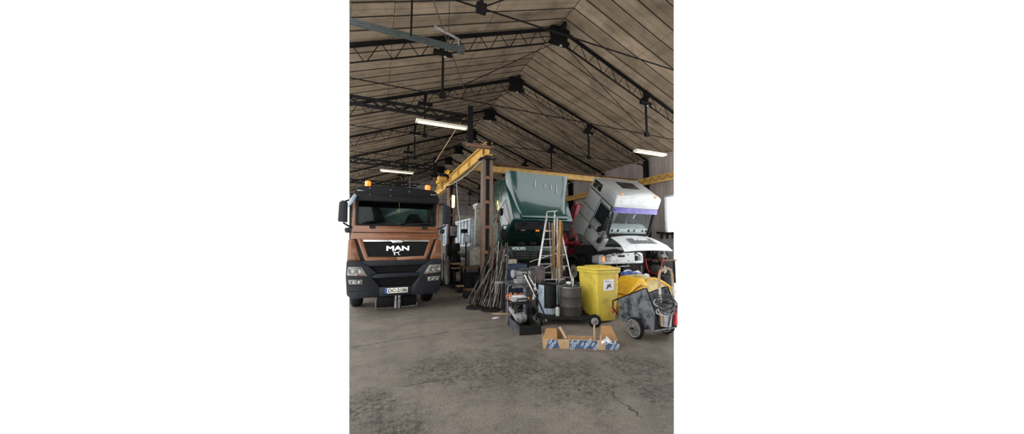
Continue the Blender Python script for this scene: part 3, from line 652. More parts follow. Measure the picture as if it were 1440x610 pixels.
# plate, lamps, wheels, chassis, tipper body behind the cab
pl = MB().bx((XC-.27, yb-.015, .525), (XC+.29, yb+.01, .655)).build('number_plate', M_plate, t, bev=.004)
MB().bx((XC-.27, yb-.018, .525), (XC-.215, yb-.013, .655)).build('blue_strip', M_eu, pl)
text_mb('DC-2186', .125, .002, facing((XC+.04, yb-.018, .588)), .003, sx=1.0).build('lettering', M_text, pl, smooth=0)
for u_ in (-.77, .81):
    be = MB().lathe((XC+u_, Y0+.3, 3.30), (0, 0, 1), [(0, .09), (.05, .09), (.05, .07)], 18).build('beacon_base', M_black, t)
    MB().lathe((XC+u_, Y0+.3, 3.34), (0, 0, 1), [(0, .078), (.12, .078), (.155, .066), (.17, .03)], 20).build('beacon_lens', M_amber, be)
b = MB().lathe((XC+.55, Y0+.25, 3.40), (0, 1, 0), [(0, .07), (.03, .055), (.15, .03), (.45, .025)], 16).bar((XC+.3, Y0+.4, 3.39), (XC+.62, Y0+.4, 3.39), .02); b.bar((XC+.55, Y0+.35, 3.33), (XC+.55, Y0+.35, 3.40), .02); b.bar((XC+.32, Y0+.4, 3.33), (XC+.32, Y0+.4, 3.40), .02); b.build('air_horn', M_zinc, t)
MB().bar((XC+.44, Y0+1.8, 3.3), (XC+.44, Y0+1.8, 4.0), .03).build('aerial', M_zinc, t)
for s in (-1, 1):
    wheel(t, (XC+s*.98, Y0+1.35, .52), (1, 0, 0), .52, .32, M_steel)
    for y in (5.3, 6.65): wheel(t, (XC+s*.9, Y0+y, .52), (1, 0, 0), .52, .5, M_steel)
b = MB()
for s in (-1, 1): b.bx((XC+s*.42-.05, Y0+.4, .75), (XC+s*.42+.05, Y0+7.6, 1.0))
b.bar((XC-1, Y0+1.35, .55), (XC+1, Y0+1.35, .55), .14); b.bx((XC-.45, Y0+.5, .8), (XC+.45, Y0+2.2, 1.3)); b.bx((XC+.55, Y0+2.4, .6), (XC+1.1, Y0+3.6, 1.1)); b.build('chassis', M_dark, t, bev=.01)
b = MB(); b.bx((XC-1.1, Y0+2.5, 1.15), (XC+1.1, Y0+7.8, 2.5))
for k in range(8): b.bx((XC-1.16, Y0+2.6+k*.7, 1.15), (XC+1.16, Y0+2.7+k*.7, 2.5))
b.build('tipper_body', M_rust, t, bev=.01)
t = thing('air_freshener', 'yellow-green tag hanging inside the windscreen of the orange truck', 'air freshener', (XC+.03, Y0+.12, 2.72))
MB().xz([(XC+.03+a, 2.74+z) for a, z in ((-.03, 0), (-.045, -.05), (-.02, -.1), (.02, -.11), (.045, -.06), (.03, -.01), (0, .02))], Y0+.12, .01).build('tag', M_bin, t, bev=.003)
MB().bar((XC+.03, Y0+.125, 2.75), (XC+.03, Y0+.125, 2.92), .006).build('string', M_bin, t)
# low steel stand under the bumper
t = thing('drip_stand', 'low black stand with silver post on the floor under the orange truck bumper', 'stand', (XC+.15, Y0+.75, 0))
b = MB(); b.bx((XC-.45, Y0+.62, .04), (XC+.62, Y0+.9, .30)); b.build('black_box', M_black, t, bev=.015)
b = MB(); b.tube([(XC-.47, Y0+.5, .25), (XC-.47, Y0+.5, .03), (XC-.3, Y0+.5, .03), (XC+.05, Y0+.52, .02), (XC+.6, Y0+.55, .03), (XC+.62, Y0+.55, .12)], .02, 6)
b.build('foot_chain', M_steel, t)
MB().cyl((XC+.14, Y0+.5, 0), (XC+.14, Y0+.5, .42), .045).cyl((XC+.05, Y0+.55, 0), (XC+.05, Y0+.55, .40), .06, .03).build('post', M_steel, t)

# ------------------------------------------------------------------ green tilted-cab tipper truck
GX, GW = 4.3, 2.5
t = thing('truck', 'green tipper truck with its cab tilted far forward', 'truck', (GX+GW/2, 11, 0))
G = T(GX, 9.64, 2.64) @ RX(math.radians(60))
b = MB(G)
prof_ = [(0, 0), (.9, .06), (1.75, .05), (2.25, -.5), (2.36, -1.3), (2.3, -2.0), (1.5, -2.05), (.9, -1.75), (.5, -2.05), (-.08, -2.05), (-.12, -1.4), (-.05, -.3)]
b.yz(prof_, 0, GW); cab = b.build('cab', M_green, t, bev=.05, segs=3)
for x in (-.012, GW-.008): MB(G).yz([(.12, -.32), (.95, -.28), (.95, -.95), (.03, -1.05)], x, .02).build('side_window', G_side, cab)
b = MB(G)
for a, c_ in (((1.0, -.2), (1.0, -1.75)), ((.02, -1.15), (1.0, -1.1)), ((1.05, -1.2), (2.3, -1.25)), ((1.2, -.25), (1.9, -.2)), ((.0, -.2), (1.0, -.2)), ((1.3, -.45), (1.3, -1.1)), ((1.3, -.45), (2.0, -.5))): b.bar((-.004, *a), (-.004, *c_), .012, .012)
b.build('panel_seam', M_black, cab)
MB(G).bx((-.03, .72, -1.35), (-.0, .95, -1.29)).build('door_handle', M_black, cab, bev=.008)
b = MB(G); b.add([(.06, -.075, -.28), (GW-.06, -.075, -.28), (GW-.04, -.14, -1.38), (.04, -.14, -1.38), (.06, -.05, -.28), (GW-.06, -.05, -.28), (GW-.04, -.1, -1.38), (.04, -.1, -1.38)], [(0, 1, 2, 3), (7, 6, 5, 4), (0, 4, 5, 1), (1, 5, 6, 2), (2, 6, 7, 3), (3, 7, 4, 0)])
b.build('windscreen', M_reflect, cab, smooth=0)
b = MB(G)
for k in range(3): b.bar((.5+.55*k, -.16, -1.33), (.95+.55*k, -.14, -.95), .014)
b.bar((.1, -.15, -1.42), (GW-.1, -.15, -1.42), .03); b.build('wiper', M_black, cab)
b = MB(G)
for k in range(3):
    x = .72+.5*k; b.bar((x, -.17, -1.40), (x+.28, -.17, -1.40), .02); b.bar((x, -.17, -1.40), (x, -.17, -1.5), .02); b.bar((x+.28, -.17, -1.40), (x+.28, -.17, -1.5), .02); b.bar((x, -.17, -1.5), (x+.28, -.17, -1.5), .02)
b.build('hinge_frame', M_steel, cab)
vz = MB(G).yz([(-.06, -.02), (-.34, -.14), (-.36, -.20), (-.06, -.30)], .10, GW-.2).build('sun_visor', M_visor, cab, bev=.02)
for x in (.92, 1.27, 1.6): MB(G).box((x, -.36, -.165), (.14, .03, .05)).build('marker_lamp', M_amber, t)
MB(G).box((.35, -.36, -.165), (.16, .03, .05)).build('clearance_lamp', M_bulb, t)
for x in (.38, 1.0): MB(G).lathe((x, -.12, .05), (0, -1, 0), [(0, .03), (.05, .05), (.09, .055), (.1, .02)], 12).build('roof_lamp', M_black, t)
# roof air deflector: a concave scoop with turned-back cheeks
g = []; ns = 14
for i in range(ns+1):
    s = i/ns; v_ = .03+1.72*s; w_ = .14+.06*math.sin(s*PI)*-1+.42*s**1.7; xl = .34-.34*s**.8; xr = GW-.36+.42*s**.8; row = []
    for u_, dv, dw in ((xl-.03, .16, -.42+.1*s), (xl-.035, .09, -.2), (xl-.01, .03, -.05), (xl+.05, 0, 0)): row.append((u_, v_+dv, w_+dw))
    for k in range(1, 8): f = k/8; row.append((xl+.05+(xr-xl-.1)*f, v_, w_-.03*math.sin(PI*f)))
    for u_, dv, dw in ((xr-.05, 0, 0), (xr+.01, .03, -.05), (xr+.035, .09, -.2), (xr+.03, .16, -.42+.1*s)): row.append((u_, v_+dv, w_+dw))
    g.append(row)
de = MB(G).sheet(g, -.025).build('air_deflector', M_green, t, smooth=50)
b = MB(G)
for u_, s0, s1 in ((1.02, .72, .86), (1.45, .72, .80), (1.72, .69, .80), (1.95, .64, .80), (2.0, .6, .63)):
    q = lambda s: (u_+.25*(s-.7), .03+1.72*s-.03, .14-.06*math.sin(s*PI)+.42*s**1.7+.0)
    b.bar(q(s0), q(s1), .018, .012)
b.build('paint_scrape', M_white, de)
b = MB(G); b.bx((.3, -.0, .02), (GW-.3, .2, .14)); b.build('roof_lip', M_green, t, bev=.03)
# cab mirrors
for x, s in ((GX, -1), (GX+GW, 1)):
    m = MB().tube([(x, 10.35, 2.45), (x+s*.16, 10.2, 2.45), (x+s*.17, 10.2, 2.2)], .02, 6).build('mirror_arm', M_black, t)
    MB().ball((x+s*.17, 10.15, 2.13), (.13, .07, .2), 14).build('mirror_housing', M_black, m)
MB().ball((GX-.04, 10.75, 2.98), (.05, .10, .15), 12).bar((GX, 10.7, 3.05), (GX-.05, 10.6, 3.1), .03).build('door_mirror', M_dark, t)
# grille flap hanging below the cab
b = MB(); b.xz([(4.25, 1.70), (6.72, 1.69), (6.66, 1.20), (4.36, 1.20)], 9.98, .07); fl = b.build('grille_flap', M_green2, t, bev=.02)
b = MB(); b.xz([(4.42, 1.52), (6.5, 1.51), (6.46, 1.24), (4.5, 1.24)], 9.965, .03); lo = b.build('louvre_panel', M_dark, fl, bev=.01)
b = MB()
for i in range(3):
    for x0, x1 in ((4.52, 5.05), (5.15, 5.38), (5.5, 6.4)): b.bx((x0, 9.955, 1.27+.08*i), (x1, 9.97, 1.29+.08*i))
b.build('louvre_bar', M_zinc, fl)
text_mb('VOLVO', .14, .006, facing((4.66, 9.972, 1.61)), .004, sx=1.15).build('lettering', M_ink, fl, smooth=0)
b = MB(); b.bx((4.3, 10.15, .55), (6.8, 10.6, 1.12)); b.build('bumper', M_dark, t, bev=.05)
b = MB()
for i in range(9): b.bx((4.95+.09*i, 10.13, .95), (5.0+.09*i, 10.16, 1.1))
b.build('bumper_slot', M_black, t)
for x in (4.5, 6.55): MB().bx((x-.15, 10.12, .72), (x+.15, 10.2, .92)).build('headlamp', M_lamp, t, bev=.02)
b = MB()
for x in (5.1, 6.0): b.bx((x-.05, 10.4, .85), (x+.05, 22, 1.12))
b.bx((5.15, 10.9, .7), (5.95, 12.6, 1.75)); b.bx((5.0, 10.7, 1.0), (6.1, 10.85, 1.7)); b.bar((4.5, 11.7, .55), (6.6, 11.7, .55), .13); b.cyl((5.3, 12.7, 1.2), (5.3, 13.6, 1.2), .2); b.bx((6.15, 13.2, .6), (6.75, 14.6, 1.2))
b.build('chassis', M_dark, t, bev=.01)
for x in (4.47, 6.63):
    wheel(t, (x, 11.75, .53), (1, 0, 0), .53, .32, M_steel)
    for y in (18.95, 20.3): wheel(t, (x, y, .58), (1, 0, 0), .58, .5, M_white)
b = MB(); b.bx((4.36, 14.9, 1.66), (6.74, 21.8, 2.98)); bd = b.build('tipper_body', M_tipper, t, bev=.01)
b = MB()
for k in range(11):
    y = 14.95+k*.67; b.yz([(y, 1.66), (y+.14, 1.66), (y+.11, 2.95), (y+.03, 2.95)], 4.27, .1)
b.bx((4.26, 14.9, 2.95), (6.84, 21.8, 3.05)); b.bx((4.26, 14.9, 1.6), (6.84, 21.8, 1.70)); b.build('body_rib', M_tipper, bd, bev=.008)
b = MB(); b.bx((4.42, 14.55, 1.7), (6.7, 14.66, 3.55)); b.xz([(4.42, 3.5), (4.36, 3.72), (4.5, 3.75), (6.7, 3.66), (6.7, 3.5)], 14.4, .5); cg = b.build('cab_guard', M_cream, t, bev=.03)
MB().ball((4.46, 14.45, 3.68), (.1, .2, .09), 10).bar((4.36, 14.4, 1.7), (4.40, 14.4, 3.6), .06).build('guard_edge', M_white, cg)
MB().tube([(4.52, 14.28, 3.35), (4.68, 14.26, 3.33), (4.82, 14.25, 3.2), (4.85, 14.25, 3.0), (4.86, 14.25, 1.6)], .07, 12).build('exhaust_pipe', M_cardin, t)
b = MB(); b.bx((4.3, 13.0, .7), (4.95, 14.2, 1.35)).cyl((4.35, 14.3, 1.0), (4.35, 15.2, 1.0), .25); b.build('fuel_tank', M_grey, t, bev=.04)

# ------------------------------------------------------------------ silver tilted-cab truck with a red loader crane
t = thing('truck', 'silver truck with its cab tilted and white grille flap lifted, by the right wall', 'truck', (9.3, 11, 0))
SX, SW = 8.2, 2.25
S = T(SX, 10.03, 1.5) @ RX(math.radians(38.5))
for x in (0, SW-.07):
    b = MB(S)
    b.yz([(.02, 0), (-.05, .82), (.0, .96), (1.05, .96), (1.05, -.05)], x, .07); b.yz([(1.05, -.05), (1.05, 1.92), (1.9, 1.92), (2.06, -.28), (1.6, -.3)], x, .07)
    b.yz([(.23, 1.7), (.29, 1.92), (1.05, 1.92), (1.05, 1.7)], x, .07); b.yz([(-.05, .82), (.28, 1.92), (.40, 1.92), (.06, .9)], x, .07)
    sp = b.build('cab_side', M_silver, t, bev=.008)
    MB(S).yz([(.14, .96), (1.02, .96), (1.02, 1.7), (.36, 1.7)], x+.025, .015).build('side_window', G_ws if x else G_side, sp)
    if x == 0:
        b = MB(S)
        for a, c_ in (((1.05, 0), (1.05, 1.85)), ((.0, .62), (1.05, .60)), ((1.08, 1.15), (1.94, 1.15)), ((1.08, .62), (1.98, .60)), ((.05, 1.88), (1.9, 1.88)), ((.12, .93), (1.04, .93)), ((.12, .93), (.36, 1.74)), ((.36, 1.74), (1.04, 1.74))): b.bar((-.003, *a), (-.003, *c_), .014, .018)
        b.build('panel_seam', M_black, sp)
        MB(S).bx((-.04, .86, .46), (-.0, 1.02, .54)).build('door_handle', M_black, sp, bev=.01)
        MB(S).bx((-.03, .0, .02), (.3, .30, .6)).build('corner_panel', M_silver, t, bev=.04)
        m = MB(S).tube([(0, .2, 1.65), (-.15, .1, 1.6), (-.2, .08, 1.3)], .018, 6).tube([(0, .1, .85), (-.14, .02, .75), (-.16, 0, .62)], .016, 6).build('mirror_arm', M_black, t)
        for c_, d in (((-.22, .04, 1.30), (.26, .12, .60)), ((-.25, .16, .95), (.2, .1, .26)), ((-.18, -.02, .55), (.18, .1, .26))): MB(S).box(c_, d).build('mirror_housing', M_black, m, bev=.035)
b = MB(S); b.bx((.05, 1.86, -.2), (SW-.05, 1.92, 1.95)).bx((0, -.02, 0), (SW, .04, .16)).bx((0, .25, 1.88), (SW, 1.9, 1.95)).bx((.05, .0, -.05), (SW-.05, 1.9, .0)); b.build('cab_body', M_silver, t, bev=.01)
P = lambda u_, s, o=0: (u_, -.05+.33*s-o*.95, .82+1.08*s+o*.29)
b = MB(S); b.bar(P(.05, .02), P(SW-.05, .02), .07, .08).bar(P(.05, 0), P(.05, 1), .09).bar(P(SW-.05, 0), P(SW-.05, 1), .09).bar(P(.05, 1), P(SW-.05, 1), .08); b.build('windscreen_frame', M_dark, t, bev=.015)
b = MB(S); q = [P(.07, .03), P(SW-.07, .03), P(SW-.07, .98), P(.07, .98)]; b.prism(q, (0, .012, -.004)); b.build('windscreen', G_ws2, t, smooth=0)
b = MB(S); b.prism([P(-.02, .84, .12), P(SW+.02, .84, .12), P(SW+.02, 1.08, .05), P(-.02, 1.08, .05)], (0, .03, 0)); vs_ = b.build('sun_visor', M_purple, t, bev=.012)
b = MB(S); b.bx((.1, .03, .70), (SW-.1, .45, 1.08)); da = b.build('dashboard', M_dash, t, bev=.05)
for k, u_ in enumerate((.25, .55, 1.1, 1.4, 1.85, 2.05)): MB(S).lathe((u_, .03, 1.0), (0, -1, .15), [(0, .055), (.015, .055), (.016, .04), (.004, .03)], 14).build('air_vent', M_dark, da)
for u_ in (.6, 1.6):
    MB(S).bx((u_-.25, 1.0, .3), (u_+.25, 1.15, 1.35)).bx((u_-.25, .6, .2), (u_+.25, 1.1, .4)).build('seat', M_seat, t, bev=.05)
MB(S).bx((.1, 1.2, .1), (SW-.1, 1.25, 1.85)).build('cab_lining', M_dash, t)
b = MB(S); cw = V((1.62, .55, 1.02)); b.tube([cw+V((math.cos(a*PI/12)*.24, math.sin(a*PI/12)*.10, .2+math.sin(a*PI/12)*.22)) for a in range(24)], .022, 6, closed=True).bar(cw, (1.62, .45, .8), .06); b.build('steering_wheel', M_dark, t)
fa = MB(S).yz([(.30, 2.36), (.40, 2.40), (1.80, 2.40), (1.9, 2.34), (1.95, 1.95), (.24, 1.93), (.20, 1.98)], -.03, SW+.06).build('roof_fairing', M_silver, t, bev=.05, segs=3)
MB(S).yz([(.20, 1.97), (.285, 2.33), (.32, 2.33), (.24, 1.97)], .04, SW-.08).build('front_panel', M_white, fa, bev=.01)
MB(S).yz([(1.22, 2.02), (1.80, 2.02), (1.78, 2.33), (1.24, 2.34)], -.045, .03).build('side_pane', M_pane, fa, bev=.006)
MB(S).bx((.75, .95, 2.39), (1.65, 1.5, 2.425)).build('roof_hatch', M_pane, fa, bev=.015)
for u_ in (.28, SW-.22): MB(S).ball((u_, .42, 2.42), (.08, .05, .035), 10).build('marker_lamp', M_amber, t)
# lifted grille flap
FH, FF = 9.42, 8.66
g = [[(8.38+(10.5-8.38)*i/8-(.03 if j else 0)*(4-i)/4+(.16*j*j/16)*(i-4)/4+.12*(j/4), FH+(FF-FH)*j/4, 2.08-.46*(j/4)**1.1-.02*((i-4)/4)**2*4*(1-.5*j/4)-(.10 if j == 4 else 0)) for j in range(5)] for i in range(9)]
fl = MB().sheet(g, .03).build('grille_flap', M_white, t, smooth=50)
sl = math.atan2(.46, FH-FF)
FM = T(9.52, 9.02, 1.88) @ RX(math.radians(31))
b = MB(FM); b.add([(-.68, -.20, 0), (.72, -.20, 0), (.62, .2, 0), (-.62, .2, 0), (-.68, -.2, .012), (.72, -.2, .012), (.62, .2, .012), (-.62, .2, .012)], [(3, 2, 1, 0), (4, 5, 6, 7), (0, 1, 5, 4), (1, 2, 6, 5), (2, 3, 7, 6), (3, 0, 4, 7)])
b.build('grille_mesh', M_grey, fl, smooth=0)
b = MB(FM)
for y in (-.13, -.02, .09): b.bx((-.6, y-.012, .012), (.6, y+.012, .02))
b.build('grille_slot', M_dark, fl)
text_mb('MAN', .2, .008, FM @ T(.05, .08, .026), .008, sx=1.6).build('lettering', M_ink, fl, smooth=0)
b = MB().bar((8.5, 9.4, 1.95), (8.62, 8.95, 1.72), .02).bar((10.4, 9.4, 1.95), (10.4, 9.0, 1.72), .02).build('flap_strut', M_steel, fl)
# engine bay, bumper, chassis
b = MB(); b.bx((8.4, 10.0, 1.3), (10.3, 10.25, 1.75)).bx((8.6, 10.25, .9), (10.2, 12.2, 1.7))
for i in range(26):
    x, z = 8.45+random.random()*1.8, 1.35+random.random()*.5; b.bar((x, 9.95, z), (x+random.uniform(-.25, .25), 9.85+random.random()*.15, z+random.uniform(-.15, .15)), .04)
b.build('engine', M_dark, t, bev=.01)
b = MB(); yb = 9.98; b.xz([(8.2, 1.0), (8.24, 1.28), (8.32, 1.33), (8.9, 1.36), (9.0, 1.40), (10.5, 1.40), (10.62, 1.34), (10.66, .98), (10.6, .93), (8.28, .93)], yb, .45); bu = b.build('bumper', M_silver, t, bev=.03)
for x, s in ((8.58, -1), (10.38, 1)):
    MB().bx((x-.02, yb-.02, 1.05), (x+.28 if s < 0 else x+.18, yb+.02, 1.27)).build('headlamp', M_lamp, bu, bev=.012)
    MB().bx((x-.20 if s < 0 else x-.22, yb-.018, 1.04), (x-.06 if s < 0 else x-.06, yb+.02, 1.26)).build('indicator', M_amber if s < 0 else M_dark, bu, bev=.012)
MB().xz([(9.22+a*.9, 1.25+z) for a, z in rrect(0, .42, -.04, .05, .04)], yb-.012, .03).build('tow_slot', M_black, bu)
b = MB()
for x, z in ((9.02, 1.3), (9.02, 1.05), (9.78, 1.3), (8.95, 1.3), (9.8, 1.05)): b.cyl((x, yb-.01, z), (x, yb+.01, z), .025)
b.build('bolt', M_black, bu)
pl = MB().bx((9.15, yb-.03, 1.0), (9.66, yb-.005, 1.12)).build('number_plate', M_plate, bu, bev=.004)
MB().bar((9.05, yb-.1, .84), (9.75, yb-.1, .84), .03).bar((9.1, yb, .95), (9.1, yb-.1, .84), .03).bar((9.7, yb, .95), (9.7, yb-.1, .84), .03).build('step_bar', M_steel, t)
b = MB()
for x in (8.95, 9.75): b.bx((x-.05, 10.3, .8), (x+.05, 19, 1.08))
b.bar((8.4, 11.7, .55), (10.4, 11.7, .55), .13); b.bx((10.2, 12.9, .6), (10.6, 14.2, 1.1)); b.bx((8.25, 10.3, .75), (8.7, 10.9, 1.35)); b.build('chassis', M_dark, t, bev=.01)
for x in (8.36, 10.44):
    wheel(t, (x, 11.7, .53), (1, 0, 0), .53, .32, M_cream)
    b = MB(); out = [(11.7+.74*math.cos(a*PI/10), .60+.72*math.sin(a*PI/10)) for a in range(-1, 12)]; inn = [(11.7+.63*math.cos(a*PI/10), .56+.62*math.sin(a*PI/10)) for a in range(11, -2, -1)]
    for i in range(len(out)-1):
        k = len(out)-1; b.yz([out[i], out[i+1], inn[k-i-1], inn[k-i]], x-.25, .5)
    b.bx((x-.24, 12.3, .55), (x+.24, 12.9, 1.15)); b.bx((x-.22, 10.75, .5), (x+.22, 11.1, 1.2)); b.build('mudguard', M_black, t)
    for y in (16.5, 17.8): wheel(t, (x, y, .53), (1, 0, 0), .53, .5, M_dark)
MB().bx((8.25, 14.2, 1.1), (10.55, 19, 1.25)).bx((8.25, 14.2, 1.25), (8.3, 19, 1.8)).bx((10.5, 14.2, 1.25), (10.55, 19, 1.8)).bx((8.25, 14.15, 1.25), (10.55, 14.25, 2.4)).build('flat_body', M_zinc, t, bev=.01)
b = MB(); b.bar((8.72, 13.0, 1.7), (9.42, 13.0, 3.72), .34, .46, up=(0, 1, 0)).bar((9.42, 13.0, 3.72), (9.60, 13.1, 3.45), .3, .36, up=(0, 1, 0)); cr = b.build('crane_boom', M_red, t, bev=.03)
MB().bar((8.56, 12.85, 2.3), (9.16, 12.85, 3.86), .06, .06).tube([(8.6, 12.8, 2.2), (8.86, 12.75, 2.9), (9.2, 12.8, 3.7)], .03, 6).build('boom_hose', M_black, cr)
b = MB(); b.bx((8.5, 12.7, 1.15), (9.3, 13.3, 1.65)).bx((8.9, 12.75, 1.6), (9.25, 13.2, 2.25)).cyl((8.75, 12.6, 1.9), (9.5, 12.6, 1.55), .13).bx((8.3, 12.6, 1.3), (8.75, 12.9, 1.55)).cyl((8.35, 12.6, 1.8), (9.0, 12.6, 1.78), .09); b.build('crane_base', M_red, t, bev=.03)
b = MB().tube([(8.5, 12.55, 1.4), (8.7, 12.45, 1.75), (9.0, 12.45, 1.6), (9.3, 12.5, 1.9)], .03, 6).cyl((8.55, 12.5, 1.95), (8.85, 12.5, 2.0), .08).bar((8.4, 12.5, 1.62), (9.1, 12.5, 1.58), .06); b.build('hydraulics', M_black, t)

# ------------------------------------------------------------------ steel bars leaning at the column
GR = 'steel bars leaning beside the rusty column'
for i in range(54):
    f = random.random(); bx_, by_ = 659+52*f+random.uniform(-3, 3), 427+9*f+random.uniform(-3, 2)
    p = gp(bx_, by_); g_ = min(1, max(0, f+random.uniform(-.3, .3))) if i % 6 else random.random()
    q = on(689+27*g_, random.uniform(345, 388)-(8 if f > .6 else 0), 1, random.uniform(8.45, 8.78)); r = random.uniform(.012, .022)
    tag(MB().tube([p+V((0, 0, r)), q], r, 7).build('steel_bar', random.choice((M_rod, M_rod2, M_black, M_rod)), loc=p), 'long worn steel bar in the bundle leaning beside the rusty column', 'steel bar', GR)
for (a_, c_, r, m, s) in (((688, 432), (699, 300), .022, M_rust, 'tallest red-brown pole rising from the bundle of steel bars'), ((700, 433), (715, 352), .02, M_rod2, 'bright bent-ended steel pipe at the right of the steel bar bundle')):
    p = gp(*a_); q = on(c_[0], c_[1], 1, 8.75); tag(MB().tube([p+V((0, 0, r)), q], r, 8).build('steel_pole', m, loc=p), s, 'pole')
for (px, py, r, s) in ((668, 433, .25, 'round black base plate at the left foot of the steel bars'), (690, 436, .27, 'round black base plate in front of the steel bars')):
    p = gp(px, py); t = thing('base_plate', s, 'base plate', p, 'round base plates')
    MB().lathe(p, (0, 0, 1), [(0, r), (.03, r), (.055, r*.9), (.06, r*.3)], 28).build('disc', M_black, t); MB().cyl(p+V((0, 0, .05)), p+V((0, 0, .5)), .028).build('socket', M_rod, t)
p = gp(708, 436); t = thing('bar_rack', 'upright steel rack arm holding the steel bars at their right', 'rack', p)
MB().bar(p, p+V((0, 0, 1.3)), .05).build('upright', M_dark, t); MB().bar(p+V((-.25, 0, .75)), p+V((.3, -.05, .75)), .09, .06).build('clamp', M_grey, t, bev=.01)

# ------------------------------------------------------------------ clutter between the orange truck and the column
def crate(a, c_, label, cat, m, name='crate', top=None):
    t = thing(name, label, cat, ((a[0]+c_[0])/2, (a[1]+c_[1])/2, a[2])); MB().bx(a, c_).build('body', m, t, bev=.02)
    MB().bx((a[0]+.02, a[1]+.02, c_[2]), (c_[0]-.02, c_[1]-.02, c_[2]+.02)).build('lid', top or m, t, bev=.006); return t
crate((2.70, 9.85, 0), (3.1, 10.3, .26), 'low black box on the floor nearest the gangway by the column', 'box', M_black, 'tool_box', M_woodd)
crate((2.72, 11.1, 0), (3.0, 11.45, .22), 'small black box on the floor behind the low black box', 'box', M_black, 'tool_box', M_cardin)
t = thing('tool_bench', 'dark steel bench with grey sheet cabinet behind the column', 'bench', (3.6, 12.2, 0))
b = MB()
for x in (3.22, 3.98):
    for y in (11.9, 12.5): b.bar((x, y, 0), (x, y, .82), .06)
b.build('frame', M_dark, t); MB().bx((3.15, 11.8, .82), (4.05, 12.6, .88)).build('worktop', M_woodd, t, bev=.01); MB().bx((3.25, 11.95, .12), (3.95, 12.5, .6)).build('drawer_box', M_black, t, bev=.02)
cab2 = MB().bx((3.42, 12.0, .88), (3.98, 12.45, 1.68)).build('cabinet', M_grey, t, bev=.015); MB().bx((3.46, 11.985, .93), (3.94, 12.0, 1.63)).build('door', M_cream, cab2, bev=.005)
t = thing('switch_panel', 'pale blue electrical panel on a post behind the column', 'switch box', (3.3, 11.9, 0))
MB().bar((3.26, 11.98, .88), (3.26, 11.98, 1.9), .05).build('post', M_dark, t); pb = MB().bx((3.16, 11.86, 1.82), (3.42, 12.0, 2.12)).build('box', M_pale, t, bev=.015)
MB().bx((3.2, 11.85, 1.86), (3.38, 11.862, 2.08)).build('door', M_white, pb); MB().bx((3.05, 11.88, 2.2), (3.3, 12.05, 2.36)).bar((3.26, 11.98, 1.9), (3.2, 11.98, 2.3), .04).build('relay_box', M_black, t, bev=.015)
t = thing('pillar_drill', 'black pillar drill with pale tables left of the grey cabinet', 'drill', (2.95, 12.4, 0))
MB().bx((2.75, 12.15, 0), (3.15, 12.65, .1)).build('base', M_black, t, bev=.02); MB().cyl((2.95, 12.45, .1), (2.95, 12.45, 1.75), .045).build('pillar', M_dark, t)
MB().bx((2.75, 12.1, .95), (3.12, 12.5, 1.0)).bx((2.78, 12.15, .78), (3.1, 12.45, .82)).build('table', M_cardin, t, bev=.01); MB().bx((2.84, 12.1, 1.45), (3.06, 12.6, 1.8)).cyl((2.95, 12.2, 1.12), (2.95, 12.2, 1.45), .04).build('head', M_dark, t, bev=.03)
MB().bar((2.8, 12.0, .62), (3.1, 12.3, .52), .03).tube([(3.05, 12.2, 1.6), (3.2, 12.1, 1.45), (3.3, 12.05, 1.3)], .015, 6).build('feed_lever', M_steel, t)
t = thing('oxygen_trolley', 'dark hand trolley standing left of the pillar drill', 'trolley', (2.75, 13.0, 0))
b = MB(); b.tube([(2.6, 13.0, .1), (2.6, 13.1, 1.35), (2.9, 13.1, 1.35), (2.9, 13.0, .1)], .022, 8).bx((2.55, 12.75, .06), (2.95, 13.05, .1)); b.build('frame', M_dark, t)
for x in (2.52, 2.98): wheel(t, (x, 13.1, .14), (1, 0, 0), .14, .06, M_dark, nuts=False)
MB().lathe((2.75, 12.92, .1), (0, 0, 1), [(0, .1), (.9, .1), (1.05, .05), (1.15, .03)], 16).build('gas_bottle', M_grey, t)
for i, (x, y, z, m) in enumerate(((3.15, 11.3, .0, M_dark), (3.4, 10.9, 0, M_black), (3.75, 10.6, 0, M_black))):
    crate((x, y, z), (x+.3, y+.35, z+.45+.12*i), ('dark bin tucked behind the small black box', 'black tub between the low black box and the column', 'tall black tub against the back of the column')[i], 'bin', m, 'parts_bin')
crate((3.85, 9.2, 0), (4.6, 9.8, 1.1), 'navy blue steel cabinet behind the steel bars, in front of the green truck', 'cabinet', M_cabblue, 'steel_cabinet')
t = bpy.data.objects['steel_cabinet']
MB().bx((3.88, 9.185, .06), (4.2, 9.2, 1.04)).build('door', M_cabblue, t, bev=.005); MB().bx((4.23, 9.185, .06), (4.57, 9.2, 1.04)).build('door', M_cabblue, t, bev=.005)
MB().cyl((4.19, 9.16, .55), (4.19, 9.16, .7), .01).build('handle', M_steel, t)
t = crate((3.92, 9.3, 1.13), (4.28, 9.6, 1.27), 'brownish parts tray on top of the blue cabinet', 'tray', M_cream, 'parts_tray', M_rust)
tag(MB().ball((3.96, 9.45, 1.36), (.09, .08, .07), 10).build('rag', M_ragw, loc=(3.96, 9.45, 1.29)), 'white rag crumpled on the parts tray on the blue cabinet', 'rag')

